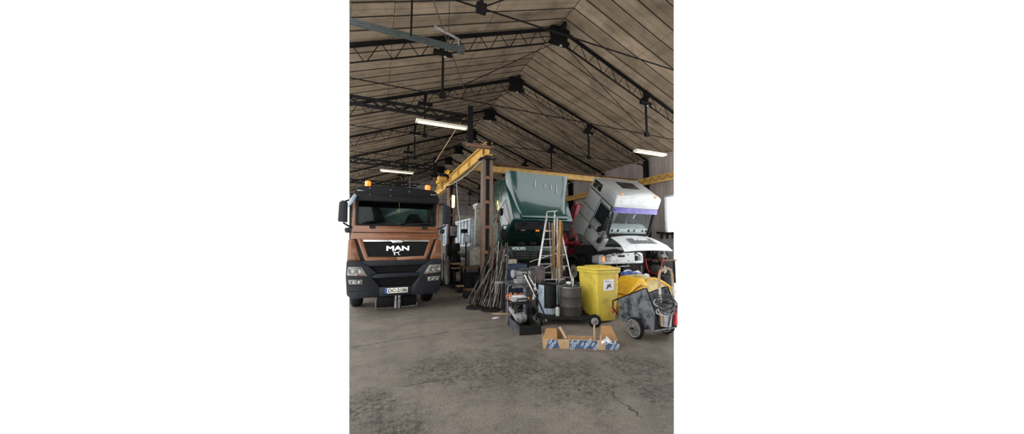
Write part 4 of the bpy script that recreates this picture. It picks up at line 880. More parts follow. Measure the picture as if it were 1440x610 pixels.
# ------------------------------------------------------------------ ladders, poles
def L2(a, ya, c_, yc, r, b): return b.bar(on(*a, 1, ya), on(*c_, 1, yc), r*1.6, r)
t = thing('step_ladder', 'tall aluminium step ladder with hand hoop in front of the green truck', 'ladder', (5, 8.6, 0))
b = MB(); lt, lb, rt, rb = on(769, 304, 1, 8.75), on(750, 421, 1, 8.2), on(780, 302, 1, 8.75), on(777, 421, 1, 8.2)
b.bar(lt, lb, .06, .025).bar(rt, rb, .06, .025); b.build('front_rail', M_alu, t)
MB().tube([lt, lt+V((0, .02, .10)), lt+V((.04, .03, .16)), rt+V((.08, .05, .13)), rt+V((.16, .1, .16))], .016, 8).tube([rt+V((0, 0, -.05)), rt+V((.0, .02, .14))], .016, 8).build('hand_hoop', M_alu, t)
for k in range(8):
    f = .2+.1*k; MB().bar(lt.lerp(lb, f), rt.lerp(rb, f), .10, .03).build('step', M_alu, t)
b = MB(); b.bar(on(772, 312, 1, 8.8), on(777, 415, 1, 9.1), .04, .02).bar(on(783, 318, 1, 8.8), on(787, 415, 1, 9.1), .04, .02); b.bar(on(776, 372, 1, 9.0), on(755, 382, 1, 8.4), .03, .02).bar(on(785, 355, 1, 8.9), on(745, 368, 1, 8.5), .03, .02); b.build('rear_leg', M_alu, t)
t = thing('step_ladder', 'second metal step ladder right of the wooden poles, beside the silver truck wheel', 'ladder', (5.9, 9, 0))
b = MB(); lt, lb, rt, rb = on(786, 332, 1, 9.25), on(788, 414, 1, 8.8), on(790, 330, 1, 9.25), on(808, 414, 1, 8.8)
b.bar(lt, lb, .05, .025).bar(rt, rb, .05, .025); b.build('front_rail', M_alu, t)
for k in range(5):
    f = .15+.19*k; MB().bar(lt.lerp(lb, f), rt.lerp(rb, f), .10, .03).build('step', M_alu, t)
b = MB(); b.bar(on(792, 334, 1, 9.3), on(800, 408, 1, 9.6), .03, .02).bar(on(788, 334, 1, 9.3), on(793, 408, 1, 9.6), .03, .02); b.build('rear_leg', M_dark, t)
for a_, ya, c_, yc, w, m, s, nm in (((777, 313), 8.35, (780, 424), 8.0, .085, M_woodd, 'dark brown board standing between the ladder rails', 'timber_board'),
                            ((787.5, 310), 8.5, (784, 424), 8.0, .07, M_wood, 'ochre wooden pole standing right of the tall ladder', 'timber_pole'),
                            ((790, 312), 8.6, (790, 424), 8.1, .06, M_woodd, 'weathered brown pole behind the ochre pole', 'timber_pole')):
    p, q = on(*c_, 1, yc), on(*a_, 1, ya); p.z = 0; tag(MB().bar(p, q, w, w*.7).build(nm, m, loc=p, bev=.006), s, 'pole')
p = gp(783, 420); p = V((p.x, p.y, 0)); tag(MB().tube([p, on(783.5, 307, 1, 8.55)], .024, 10).build('steel_pipe', M_alu, loc=p), 'bright steel pipe upright beside the ochre pole', 'pipe')
t = thing('plank_trestle', 'pale planks on a low trestle behind the drums', 'trestle', (5.7, 8.3, 0))
for k in range(3): MB().bx((5.12, 7.28+.2*k, .48), (6.6, 7.46+.2*k, .53)).build('plank', M_cardin, t, bev=.006)
b = MB()
for x in (5.3, 6.4): b.bx((x-.04, 7.3, 0), (x+.04, 7.4, .48)).bx((x-.04, 7.75, 0), (x+.04, 7.85, .48)).bx((x-.05, 7.28, .42), (x+.05, 7.86, .48))
b.build('frame', M_dark, t)

# ------------------------------------------------------------------ vice table, shield, tray trolley
t = thing('work_table', 'small steel table with thick pipe leg, carrying the bench grinder', 'table', (3.35, 7.2, 0))
MB().bx((3.04, 6.88, .78), (3.62, 7.55, .815)).build('tabletop', M_tray, t, bev=.006); MB().bx((3.04, 6.88, .73), (3.62, 6.9, .78)).build('apron', M_steel, t)
MB().cyl((3.43, 6.97, 0), (3.43, 6.97, .78), .065).build('leg', M_tray, t)
for x, y in ((3.08, 7.5), (3.58, 7.5), (3.08, 6.95)): MB().bar((x, y, 0), (x, y, .78), .035).build('leg', M_dark, t)
MB().bx((3.08, 6.95, .30), (3.58, 7.5, .33)).build('shelf', M_dark, t)
t = thing('bench_grinder', 'grey cast bench grinder standing on the small steel table', 'grinder', (3.35, 7.1, .815))
MB().bx((3.2, 6.98, .815), (3.48, 7.2, .93)).bx((3.24, 7.02, .93), (3.42, 7.16, .99)).build('base', M_grey, t, bev=.02)
MB().lathe((3.2, 7.1, 1.05), (1, 0, 0), [(0, .06), (.02, .085), (.2, .085), (.3, .08), (.34, .04)], 18).build('motor', M_grey, t)
for x in (3.15, 3.58): MB().lathe((x-.02, 7.1, 1.05), (1, 0, 0), [(0, .1), (.045, .1)], 22).build('wheel_guard', M_skin, t, bev=.008)
MB().bx((3.32, 7.0, 1.13), (3.72, 7.15, 1.19)).build('tool_rest', M_zinc, t, bev=.01)
t = thing('steel_shield', 'plum-grey steel plate standing on a frame behind the drums', 'plate', (4.0, 7.6, 0))
MB().xz(rrect(3.82, 4.27, .78, 1.19, .04), 7.5, .02).build('plate', M_plum, t)
b = MB(); b.bar((4.28, 7.5, 0), (4.28, 7.5, 1.16), .03).bar((3.84, 7.5, 0), (3.84, 7.5, .9), .03).bar((3.82, 7.5, .74), (4.28, 7.5, .74), .03); b.build('frame', M_steel, t)
for x in (3.98, 4.06, 4.13): MB().bar((x, 7.46, .74), (x, 7.46, .93), .018).build('prong', M_alu, t)
t = thing('parts_crate', 'dark open crate behind the plum-grey plate, full of metal offcuts', 'crate', (4.6, 8.0, 0))
b = MB(); b.bx((4.35, 7.6, 0), (4.95, 7.63, .72)).bx((4.35, 8.1, 0), (4.95, 8.13, .72)).bx((4.35, 7.6, 0), (4.38, 8.13, .72)).bx((4.92, 7.6, 0), (4.95, 8.13, .72)).bx((4.35, 7.6, .4), (4.95, 8.13, .44)); b.build('body', M_black, t)
MB().bar((4.3, 7.58, .80), (5.0, 7.58, .78), .03).bar((4.8, 7.58, .1), (4.8, 7.58, 1.1), .03).bar((4.72, 7.58, .1), (4.72, 7.58, 1.1), .02).build('rail', M_alu, t)
def rag(c_, r, m, label, grp=None, seed=0):
    b = MB().ball(c_, r, 16)
    for v in b.bm.verts:
        n = noise.noise(v.co*9+V((seed, 0, 0))); v.co += (v.co-V(c_))*n*.55
    return tag(b.build('rag', m, loc=c_), label, 'rag', grp)
rag((3.2, 7.15, .44), (.17, .2, .12), M_rag, 'orange rag heaped on the table shelf, left of the pipe leg')
rag((3.5, 7.25, .42), (.12, .2, .1), M_rag, 'orange-pink rag on the table shelf, right of the pipe leg', seed=4)
t = thing('machine_part', 'black greasy machine part on the floor under the small table', 'machine part', (3.6, 6.9, 0))
MB().ball((3.55, 7.2, .12), (.24, .16, .13), 14).bx((3.35, 7.1, 0), (3.75, 7.3, .1)).build('housing', M_black, t, bev=.01); MB().lathe((3.62, 7.0, .12), (.2, -1, 0), [(0, .1), (.05, .11), (.06, .06)], 16).build('flange', M_dark, t)
# tray trolley
Np, Rp, Bp, Lp = V((2.65, 5.65, 0)), V((3.08, 5.55, 0)), V((3.2, 6.35, 0)), V((2.76, 6.44, 0))
t = thing('tray_trolley', 'low black sheet-metal tray with tube hoops, at the front left of the clutter', 'trolley', (2.9, 6, 0))
b = MB(); z = V((0, 0, 1)); b.prism([Np, Rp, Bp, Lp], z*.02)
tr = b.build('tray_floor', M_black, t)
for nm, a, c_, m in (('tray_side', Np, Lp, M_tray), ('tray_side', Np, Rp, M_dark), ('tray_side', Rp, Bp, M_dark), ('tray_side', Lp, Bp, M_dark)):
    MB().bar(a+z*.09, c_+z*.09, .012, .18).build(nm, m, t)
MB().tube([Lp+V((-.03, 0, .02)), Lp+V((-.03, 0, .80)), Lp+V((-.0, .02, .86)), Lp+V((.1, .05, .88)), Lp+V((.2, .08, .88))], .02, 8).build('handle_post', M_tray, t)
for a, c_, h in ((Lp.lerp(Np, .45), Bp.lerp(Rp, .45), .62), (Lp.lerp(Np, .1), Bp.lerp(Rp, .15), .60)):
    MB().tube([a, a.lerp(c_, .14)+z*h*.9, a.lerp(c_, .22)+z*h, a.lerp(c_, .7)+z*(h+.01), a.lerp(c_, .8)+z*h*.9, c_], .015, 8).build('hoop', M_black, t)
MB().bar(Lp+V((.0, -.05, .38)), Np.lerp(Lp, .35)+V((.05, 0, .24)), .05, .07).build('cross_bar', M_skin, t)
MB().bar(Lp+V((-.03, 0, .52)), Bp+V((0, -.05, .50)), .04).bar(Lp+V((-.02, -.2, .52)), Bp+V((-.05, -.25, .50)), .04).build('shelf_rail', M_dark, t)
t = thing('foam_block', 'grey block lying on the tray trolley rails', 'block', (2.95, 6.3, .55)); MB().box((2.93, 6.30, .59), (.34, .24, .10), Matrix.Rotation(-.15, 3, 'Z')).build('block', M_skin, t, bev=.02); MB().box((2.93, 6.30, .645), (.28, .18, .02), Matrix.Rotation(-.15, 3, 'Z')).build('top_pad', M_white, t, bev=.006)
t = thing('small_motor', 'dusty grey motor sitting in the tray behind the hoops', 'motor', (2.92, 6.2, .02)); MB().lathe((2.9, 6.28, .16), (.3, .1, 0), [(0, .06), (.02, .12), (.18, .12), (.22, .05)], 18).build('housing', M_grey, t); MB().bx((2.86, 6.16, .02), (3.0, 6.36, .06)).build('foot', M_dark, t)
for x, y, s in ((2.85, 6.22, 1), (2.95, 6.12, 2)): pass

# ------------------------------------------------------------------ drum trolley
D0, D1, D2, D3 = V((3.44, 6.14, 0)), V((4.40, 5.58, 0)), V((4.52, 6.15, 0)), V((3.72, 6.84, 0))
t = thing('drum_trolley', 'low dark trolley with pull handle carrying two drums', 'trolley', (4, 6.1, 0))
b = MB(); b.prism([p+z*.155 for p in (D0, D1, D2, D3)], z*.03)
for a, c_ in ((D0, D1), (D1, D2), (D2, D3), (D3, D0)): b.bar(a+z*.17, c_+z*.17, .05, .07)
b.build('deck', M_dark, t)
fw = (D1-D0).normalized(); ax = V((-fw.y, fw.x, 0))
for p, r in ((D0+V((-.03, -.02, 0)), .09), (D3+V((-.02, -.06, 0)), .10), (D2+V((.02, .12, 0)), .12)):
    wheel(t, (p.x, p.y, r), fw, r, .06, M_dark, 'caster', nuts=False)
wheel(t, (4.38, 5.50, .14), ax, .14, .075, M_grey, 'front_wheel', nuts=False)
MB().bar((4.38, 5.62, .14), (4.38, 5.44, .14), .03).build('axle', M_steel, t)
hp, hq = V((3.50, 6.12, .2)), on(741, 386, 1, 6.7)
MB().tube([hp, hq, hq+V((-.1, .03, .02))], .017, 8).build('pull_handle', M_black, t)
MB().tube([hp+V((0, 0, -.02)), hp+V((.02, -.03, -.12))], .03, 8).build('handle_joint', M_steel, t)
t = thing('chain_ladder', 'short rack of two pale bars leaning from the grinder to the drums', 'rack', (3.7, 6.9, 0))
a1, a2, c1, c2 = on(737, 385, 1, 6.82), on(743, 388, 1, 6.82), on(754, 418, 1, 6.55), on(759, 413, 1, 6.55)
b = MB().bar(a1, c1, .03, .02).bar(a2, c2, .03, .02)
for k in range(7): b.bar(a1.lerp(c1, .06+.14*k), a2.lerp(c2, .06+.14*k), .02, .015)
b.build('bars', M_alu, t); MB().bar(c1, (c1.x, c1.y, 0), .02).bar(c2, (c2.x, c2.y, .0), .02).build('leg', M_dark, t)
# drum one: cut-open shell; drum two: whole
def shell(c_, r, z0, z1, th, a0, a1, b, n=30):
    out = []
    for i in range(n+1):
        a = math.radians(a0+(a1-a0)*i/n); out.append((a, V((math.cos(a), math.sin(a), 0))))
    g = [[V((c_[0], c_[1], zz))+d*r for _, d in out] for zz in (z0, z1)]
    return b.sheet(g, th)
dc = (3.79, 6.44); zz = .19
t = thing('oil_drum', 'pale blue-grey drum with its front cut open, on the left of the trolley', 'drum', (*dc, zz))
vd = math.degrees(math.atan2(-dc[1], -dc[0]))         # side towards the gangway
b = MB(); shell(dc, .235, zz, zz+.66, .012, vd+52, vd+335, b); shell(dc, .235, zz, zz+.13, .012, vd-30, vd+55, b); b.build('shell', M_pale, t)
MB().cyl((*dc, zz), (*dc, zz+.015), .228, n=28).build('bottom', M_dark, t); MB().tube([(dc[0]+.238*math.cos(a*PI/16), dc[1]+.238*math.sin(a*PI/16), zz+.66) for a in range(32)], .013, 6, closed=True).build('rim', M_black, t)
b = MB(); shell((dc[0], dc[1]), .215, zz+.015, zz+.645, -.006, 0, 360, b); b.build('black_lining', M_black, t)  # plain black sleeve just inside the drum shell
rag((dc[0]-.03, dc[1]-.06, zz+.09), (.12, .10, .07), M_rust, 'rusty scrap lump inside the cut-open drum', seed=8)
dc2 = (4.13, 6.02)
t = thing('oil_drum', 'black soot-stained steel drum standing beside the yellow bin', 'drum', (*dc2, zz))
MB().lathe((*dc2, zz), (0, 0, 1), [(0, .245), (.02, .25), (.2, .25), (.21, .256), (.225, .25), (.42, .25), (.43, .256), (.445, .25), (.62, .25), (.63, .24), (.60, .235), (.1, .235), (.1, .01)], 32, caps=False).build('shell', M_drum, t, smooth=50)
MB().tube([(dc2[0]+.247*math.cos(a*PI/18), dc2[1]+.247*math.sin(a*PI/18), zz+.63) for a in range(36)], .014, 6, closed=True).build('rim', M_steel, t)
MB().cyl((*dc2, zz+.60), (*dc2, zz+.615), .235, n=28).build('lid', M_zinc, t)
MB().tube([(dc2[0]+.1, dc2[1]+.05, zz+.61), (dc2[0]+.12, dc2[1]+.06, zz+.8), (dc2[0]+.10, dc2[1]+.08, zz+.86)], .014, 8).build('lid_handle', M_alu, t)
t = thing('oil_drum', 'dark open drum behind the black soot-stained drum', 'drum', (4.55, 6.75, 0))
b = MB(); shell((4.60, 6.75), .25, 0, .80, .012, 0, 360, b); b.build('shell', M_black, t); MB().cyl((4.60, 6.75, 0), (4.60, 6.75, .5), .235, n=26).build('contents', M_dark, t)
MB().tube([(4.60+.25*math.cos(a*PI/16), 6.75+.25*math.sin(a*PI/16), .80) for a in range(32)], .013, 6, closed=True).build('rim', M_zinc, t)
rag((4.5, 6.6, .80), (.09, .07, .04), M_ragw, 'white rag on the rim of the dark open drum', seed=3)
p = V((3.76, 6.0, .185)); t = thing('spray_can', 'small white can standing on the trolley between the two drums', 'can', p)
MB().lathe(p, (0, 0, 1), [(0, .04), (.01, .045), (.19, .045), (.21, .03)], 18).build('body', M_bottle, t); MB().lathe(p+z*.21, (0, 0, 1), [(0, .028), (.05, .026), (.055, .015)], 14).build('cap', M_black, t)
p = V((4.66, 6.35, 0)); t = thing('plastic_bottle', 'white plastic bottle between the black drum and the yellow bin', 'bottle', p)
MB().lathe(p+z*.28, (0, 0, 1), [(0, .06), (.02, .07), (.2, .07), (.27, .03), (.32, .025)], 16).build('body', M_bottle, t); MB().cyl(p+z*.60, p+z*.64, .03).build('cap', M_black, t); MB().bx((p.x-.1, p.y-.1, 0), (p.x+.1, p.y+.1, .28)).build('stand', M_dark, t, bev=.01)

# ------------------------------------------------------------------ yellow wheelie bin
bc = V((4.89, 5.97, 0))
t = thing('wheelie_bin', 'yellow wheelie bin with white label, lid closed', 'bin', bc)
def ring(hx, hy, zz, r=.05, n=4):
    return [(bc.x+a, bc.y+c_, zz) for a, c_ in rrect(-hx, hx, -hy, hy, r, n)]
b = MB(); lv = [ring(.25, .27, .05), ring(.26, .28, .07), ring(.31, .33, .70), ring(.325, .345, 1.10), ring(.325, .345, 1.20)]; n = len(lv[0]); b.add([p for r in lv for p in r], [(i*n+j, i*n+(j+1) % n, (i+1)*n+(j+1) % n, (i+1)*n+j) for i in range(len(lv)-1) for j in range(n)]+[tuple(range(n))[::-1], tuple(range((len(lv)-1)*n, len(lv)*n))])
b.build('body', M_bin, t, smooth=40)
b = MB(); lv = [ring(.35, .37, 1.13), ring(.36, .38, 1.15), ring(.36, .38, 1.195), ring(.33, .35, 1.2)]; b.add([p for r in lv for p in r], [(i*n+j, i*n+(j+1) % n, (i+1)*n+(j+1) % n, (i+1)*n+j) for i in range(3) for j in range(n)]+[tuple(range(n))[::-1], tuple(range(3*n, 4*n))]); b.build('collar', M_bin, t, smooth=40)
b = MB(); lv = [ring(.37, .385, 1.205), ring(.375, .39, 1.225), ring(.36, .37, 1.25), ring(.25, .26, 1.265), ring(.22, .23, 1.285)]; b.add([p for r in lv for p in r], [(i*n+j, i*n+(j+1) % n, (i+1)*n+(j+1) % n, (i+1)*n+j) for i in range(4) for j in range(n)]+[tuple(range(n))[::-1], tuple(range(4*n, 5*n))]); li = b.build('lid', M_bin, t, smooth=40)
MB().bx((bc.x-.20, bc.y-.36, 1.245), (bc.x+.2, bc.y-.30, 1.275)).build('lid_grip', M_bin2, li, bev=.012); MB().cyl((bc.x-.3, bc.y+.42, 1.18), (bc.x+.3, bc.y+.42, 1.18), .02).bx((bc.x-.28, bc.y+.36, 1.15), (bc.x-.22, bc.y+.43, 1.2)).bx((bc.x+.22, bc.y+.36, 1.15), (bc.x+.28, bc.y+.43, 1.2)).build('handle', M_bin, t)
fy = lambda zz: bc.y-(.28+.065*min(1, (zz-.07)/1.03)+.0)
b = MB()
for u0, u1 in ((-.16, -.135), (.16, .185)): b.prism([(bc.x+u0, fy(.12)-.012, .12), (bc.x+u1, fy(.12)-.012, .12), (bc.x+u1*1.25, fy(1.1)-.012, 1.1), (bc.x+u0*1.25, fy(1.1)-.012, 1.1)], (0, .03, 0))
for v0 in (-.12, .14): b.prism([(bc.x-.27, bc.y+v0, .12), (bc.x-.27, bc.y+v0+.025, .12), (bc.x-.335, bc.y+v0*1.25+.025, 1.1), (bc.x-.335, bc.y+v0*1.25, 1.1)], (.03, 0, 0))
b.build('rib', M_bin, t)
pl = MB().prism([(bc.x-.13, fy(.74)-.010, .74), (bc.x+.17, fy(.74)-.010, .74), (bc.x+.17, fy(.99)-.012, .99), (bc.x-.13, fy(.99)-.012, .99)], (0, .012, 0)).build('label_plate', M_paper, t)
text_mb('JK', .13, .002, facing((bc.x+.03, fy(.85)-.014, .85)) @ RX(-.06), .004, shear=.2, sx=1.2).build('lettering', M_text, pl, smooth=0)
b = MB()
for k in range(3): b.bx((bc.x-.1, fy(.95)-.015, .93+.018*k), (bc.x+.12-.05*k, fy(.95)-.011, .936+.018*k))
b.build('small_print', M_grey, pl)
for s in (-1, 1): wheel(t, (bc.x+s*.29, bc.y+.26, .11), (1, 0, 0), .11, .05, M_dark, nuts=False)

# ------------------------------------------------------------------ grey hopper cart
KX0, KX1 = 4.70, 5.27
t = thing('hopper_cart', 'battered grey sheet-metal hopper cart on two wheels, in front at the right', 'cart', (5, 4.6, 0))
sd = [(5.12, .64), (5.08, .24), (4.7, .21), (4.22, .23), (4.17, .55), (4.36, .97), (4.44, .95)]
for x in (KX0, KX1-.015): MB().yz(sd, x, .015).build('side_panel', M_galv, t)
b = MB(); b.bar((KX0+.32, 5.12, .64), (KX0+.32, 5.08, .24), .62, .015, up=(0, 1, 0)); b.bx((KX0, 4.2, .22), (KX1, 5.09, .24)); b.build('hopper_floor', M_galv, t)
for x in (KX0+.005, KX1-.005): MB().tube([(x, 5.12, .65), (x, 4.44, .95), (x, 4.36, .975), (x, 4.17, .55), (x, 4.2, .24)], .014, 8).build('edge_rail', M_black, t)
MB().tube([(KX0, 5.1, .66), (KX0-.06, 5.2, .6), (KX0-.07, 5.2, .45), (KX0-.02, 5.12, .35)], .018, 8).build('tipping_handle', M_black, t); MB().box((KX0-.06, 5.2, .42), (.04, .04, .16)).build('grip', M_red, t, bev=.01)
MB().bar((4.5, 4.57, .2), (5.5, 4.60, .2), .035).build('axle', M_dark, t); MB().bx((KX0+.05, 4.45, .18), (KX1-.05, 4.7, .24)).build('axle_mount', M_dark, t)
for x in (4.60, 5.43):
    w_ = MB().lathe((x-.04, 4.57, .20), (1, .04, 0), [(0, .15), (0, .185), (.02, .2), (.06, .2), (.08, .185), (.08, .15)], 30).build('wheel', M_rubber, t, smooth=40)
    MB().lathe((x-.045, 4.57, .20), (1, .04, 0), [(0, .155), (.01, .14), (.02, .06), (-.01, .05), (-.015, .02)], 26).build('rim', M_steel, w_, smooth=50)
    MB().tube([(x-.045, 4.57+.16*math.cos(a*PI/14), .2+.16*math.sin(a*PI/14)) for a in range(28)], .010, 6, closed=True).build('rim_edge', M_grey, w_)
MB().tube([(4.86, 4.18, .3), (4.85, 4.19, .8), (4.86, 4.2, 1.22), (4.90, 4.2, 1.31), (5.0, 4.2, 1.345), (5.1, 4.2, 1.345), (5.18, 4.2, 1.31), (5.21, 4.2, 1.22), (5.22, 4.18, .3)], .024, 10).build('push_handle', M_hand, t)
MB().tube([(4.86, 4.185, .65), (4.85, 4.19, 1.0)], .026, 10).tube([(5.22, 4.185, .65), (5.21, 4.19, 1.0)], .026, 10).build('handle_sleeve', M_alu, t)
b = MB(); b.lathe((4.98, 4.22, .27), (.12, -.05, 1), [(0, .05), (.02, .11), (.3, .115), (.4, .06), (.44, .04)], 22); cn = b.build('water_can', M_grey, t, smooth=50)
MB().tube([(4.93, 4.1, .3), (4.97, 4.08, .5), (5.1, 4.1, .62)], .01, 6).build('can_hose', M_black, cn)
MB().bx((5.14, 4.1, .3), (5.2, 4.18, .62)).build('tail_lamp', M_red, t, bev=.02)
t = thing('cable_coil', 'loose coils of white and black cable draped over the hopper cart handle', 'cable', (5.05, 4.15, .7))
for m, nm, k0 in ((M_cablew, 'white_cable', 0), (M_cableb, 'black_cable', 40)):
    rnd = random.Random(k0+3); pts = []
    for k in range(5 if k0 == 0 else 11):
        cx, cz, rx, rz = 4.91+rnd.uniform(-.06, .04), .70+rnd.uniform(-.12, .12), rnd.uniform(.15, .23), rnd.uniform(.04, .11); yy = 4.13+rnd.uniform(-.06, .04)
        for a in range(12): th = 2*PI*a/12; pts.append((cx+rx*math.cos(th), yy+.05*math.sin(th), cz+rz*math.sin(th)))
    sm = [V(pts[0])]
    for i in range(1, len(pts)-2):
        p0, p1, p2, p3 = map(V, (pts[i-1], pts[i], pts[i+1], pts[i+2]))
        for f in (0, .5): sm.append(.5*((2*p1)+(p2-p0)*f+(2*p0-5*p1+4*p2-p3)*f*f+(3*p1-p0-3*p2+p3)*f**3))
    MB().tube(sm, .0075, 6).build(nm, m, t)

# ------------------------------------------------------------------ cardboard tray in front
s0 = V((2.70, 4.80, 0)); sv = (V((3.86, 4.19, 0))-s0); SL_ = sv.length; sv.normalize(); dv = V((-sv.y, sv.x, 0))
if dv.y < 0: dv = -dv
BM = Matrix((( sv.x, dv.x, 0, s0.x), (sv.y, dv.y, 0, s0.y), (0, 0, 1, 0), (0, 0, 0, 1)))
t = thing('cardboard_box', 'torn-open cardboard box printed blue, lying on the floor in front', 'box', s0)
fp = MB(BM).xz([(0, .005), (SL_, .005), (SL_-.07, .165), (0, .165)], 0, .008).build('front_panel', M_cardin, t)
b = MB(BM)
for q in ([(.05, .012), (.29, .012), (.25, .158), (.10, .158)], [(.45, .012), (.94, .012), (.93, .155), (.46, .155)], [(1.07, .012), (SL_-.005, .012), (SL_-.075, .158), (1.07, .158)]): b.xz(q, -.003, .004)
b.build('blue_print', M_blue, fp)
b = MB()
for s_, z_, sz in ((.15, .045, .07), (.13, .12, .05), (.21, .11, .045), (.52, .05, .085), (.50, .12, .045), (.60, .125, .05), (.68, .09, .045), (.74, .06, .06), (.79, .12, .085), (.86, .09, .045), (.91, .04, .075), (1.10, .13, .055), (1.18, .04, .05), (1.22, .115, .055), (1.27, .06, .06)):
    tb = text_mb('GSP', sz, .001, BM @ T(s_, -.0045, z_) @ RY(-.85) @ RX(PI/2), .002, shear=.15); me = bpy.data.meshes.new('tmp'); tb.bm.to_mesh(me); tb.bm.free(); b.merge(me, Matrix()); bpy.data.meshes.remove(me)
b.build('lettering', M_ink2, fp, smooth=0)
MB(BM).bx((.0, 0, .0), (SL_-.02, .36, .008)).build('bottom', M_card, t)
MB(BM).bx((.40, .35, 0), (.92, .358, .13)).build('back_panel', M_cardin, t)
MB(BM).prism([(0, .01, .165), (.25, .0, .165), (.24, .06, .33), (.06, .06, .33)], (0, .008, 0)).build('end_flap', M_card, t)
MB(BM).prism([(1.02, .2, .02), (1.34, .2, .10), (1.24, .3, .33), (1.06, .3, .33)], (0, .008, 0)).build('end_flap', M_card, t)
MB(BM).bx((0, 0, 0), (.008, .34, .16)).build('end_panel', M_cardin, t); MB(BM).bx((SL_-.06, .0, 0), (SL_-.052, .34, .12)).build('end_panel', M_card, t)
MB(BM).prism([(.90, .2, .1), (.945, .2, .1), (.94, .2, .36), (.925, .2, .38), (.91, .2, .35)], (0, .008, 0)).build('torn_edge', M_cardin, t); MB(BM).prism([(1.02-.04, .02, .16), (1.02, .02, .16), (1.0, .02, .25), (.985, .02, .25)], (0, .006, 0)).build('torn_edge', M_cardin, t); MB(BM).prism([(.445, .02, .16), (.465, .02, .16), (.46, .02, .24), (.447, .02, .23)], (0, .006, 0)).build('torn_edge', M_cardin, t)
MB(BM).prism([(.30, .32, .28), (.33, .30, .30), (.43, .16, .14), (.40, .16, .12)], (.01, .02, 0)).build('torn_flap', M_cardin, t)
MB(BM).bx((.22, .33, 0), (.36, .37, .24)).build('corner_post', M_woodd, t)
pp = BM @ V((1.13, -.035, .0)); b = MB(BM); b.sheet([[(1.00+.022*i, -.018-.02*math.sin(i*1.3+j), .10+.022*j-.05*abs(i-4)/4*(j/4)+(.014*i if i < 4 else .014*(8-i)) + .008*math.sin(j*2+i)) for j in range(5)] for i in range(9)], .003)
tag(b.build('paper_scrap', M_paper, loc=pp), 'crumpled white paper leaning on the front of the cardboard box', 'paper')
p = gp(697, 447); tag(MB().box((p.x, p.y, .004), (.16, .1, .004), Matrix.Rotation(.3, 3, 'Z')).build('paper_scrap', M_paper, loc=p), 'small white paper scrap flat on the floor left of the tray trolley', 'paper')
p = gp(706, 441.5); tag(MB().box((p.x, p.y, .012), (.5, .06, .024), Matrix.Rotation(-.35, 3, 'Z')).build('wood_lath', M_cardin, loc=p), 'pale wooden lath on the floor behind the paper scrap', 'lath')

# ------------------------------------------------------------------ clutter behind the cart
t = thing('grit_box', 'bright yellow plastic box with sloping lid behind the wheelie bin', 'box', (6.15, 6.3, 0))
MB().prism([(5.78, 6.05, .0), (6.45, 6.05, .0), (6.52, 6.05, .62), (6.36, 6.05, .70), (5.80, 6.05, .42)], (0, .6, 0)).build('body', M_bin2, t, bev=.03)
MB().prism([(5.86, 6.02, .50), (6.30, 6.02, .74), (6.58, 6.02, .66), (6.56, 6.02, .72), (6.42, 6.02, .90), (6.24, 6.02, .92), (6.05, 6.02, .72)], (0, .66, 0)).build('lid', M_bin2, t, bev=.03)
t = thing('fibreglass_hood', 'large dusty yellow curved hood lying behind the hopper cart', 'hood', (7.4, 7, 0))
g = []
for i in range(17):
    f = i/16; a = PI*.98*(1-f) if f < .35 else None
    x = 6.62+1.62*f; zz = .86*math.sin(min(1, f/.42)*PI/2)**.8 if f < .42 else .86-.50*((f-.42)/.58)**1.6
    g.append([(x, 6.55+1.0*j/6, .03+zz*(1-.10*abs(j-3)/3)) for j in range(7)])
MB().sheet(g, .02).build('shell', M_shell, t, smooth=60)
b = MB(); b.tube([V(r[0])+V((0, -.01, 0)) for r in g], .03, 8); b.build('rim', M_bin2, t)
b = MB(); b.prism([(6.66, 6.6, .02)]+[(r[0][0], 6.6, r[0][2]-.02) for r in g[1:]]+[(8.23, 6.6, .02)], (0, .012, 0)); b.build('end_wall', M_shell, t)
t = crate((6.8, 7.7, 0), (7.35, 8.2, .46), 'dark crate under the red jerrycan behind the yellow bin', 'crate', M_black)
t = thing('jerrycan', 'red jerrycan on the dark crate behind the wheelie bin', 'jerrycan', (7.05, 7.9, .48))
MB().xz([(6.86, .485), (7.24, .485), (7.24, .80), (7.12, .9), (6.9, .9), (6.86, .84)], 7.8, .2).build('body', M_red, t, bev=.03); MB().tube([(6.92, 7.9, .9), (6.94, 7.9, .96), (7.06, 7.9, .96), (7.1, 7.9, .9)], .018, 8).build('handle', M_red, t); MB().cyl((7.18, 7.9, .84), (7.25, 7.9, .93), .03).build('cap', M_black, t)
crate((7.75, 7.95, 0), (8.95, 8.6, .5), 'long dark crate heaped with blue and white rags', 'crate', M_dark)
rn = random.Random(5)
for i in range(9):
    m = (M_ragb, M_ragw, M_ragb, M_ragw, M_ragb)[i % 5]; col = 'blue' if m is M_ragb else 'white'
    rag((7.95+.1*i+rn.uniform(-.04, .04), 8.1+rn.uniform(0, .25), .62+rn.uniform(-.02, .14)), (.15, .14, .11), m, col+' rag in the heap on the long dark crate before the silver truck', col+' rags in the heap', seed=i*3)
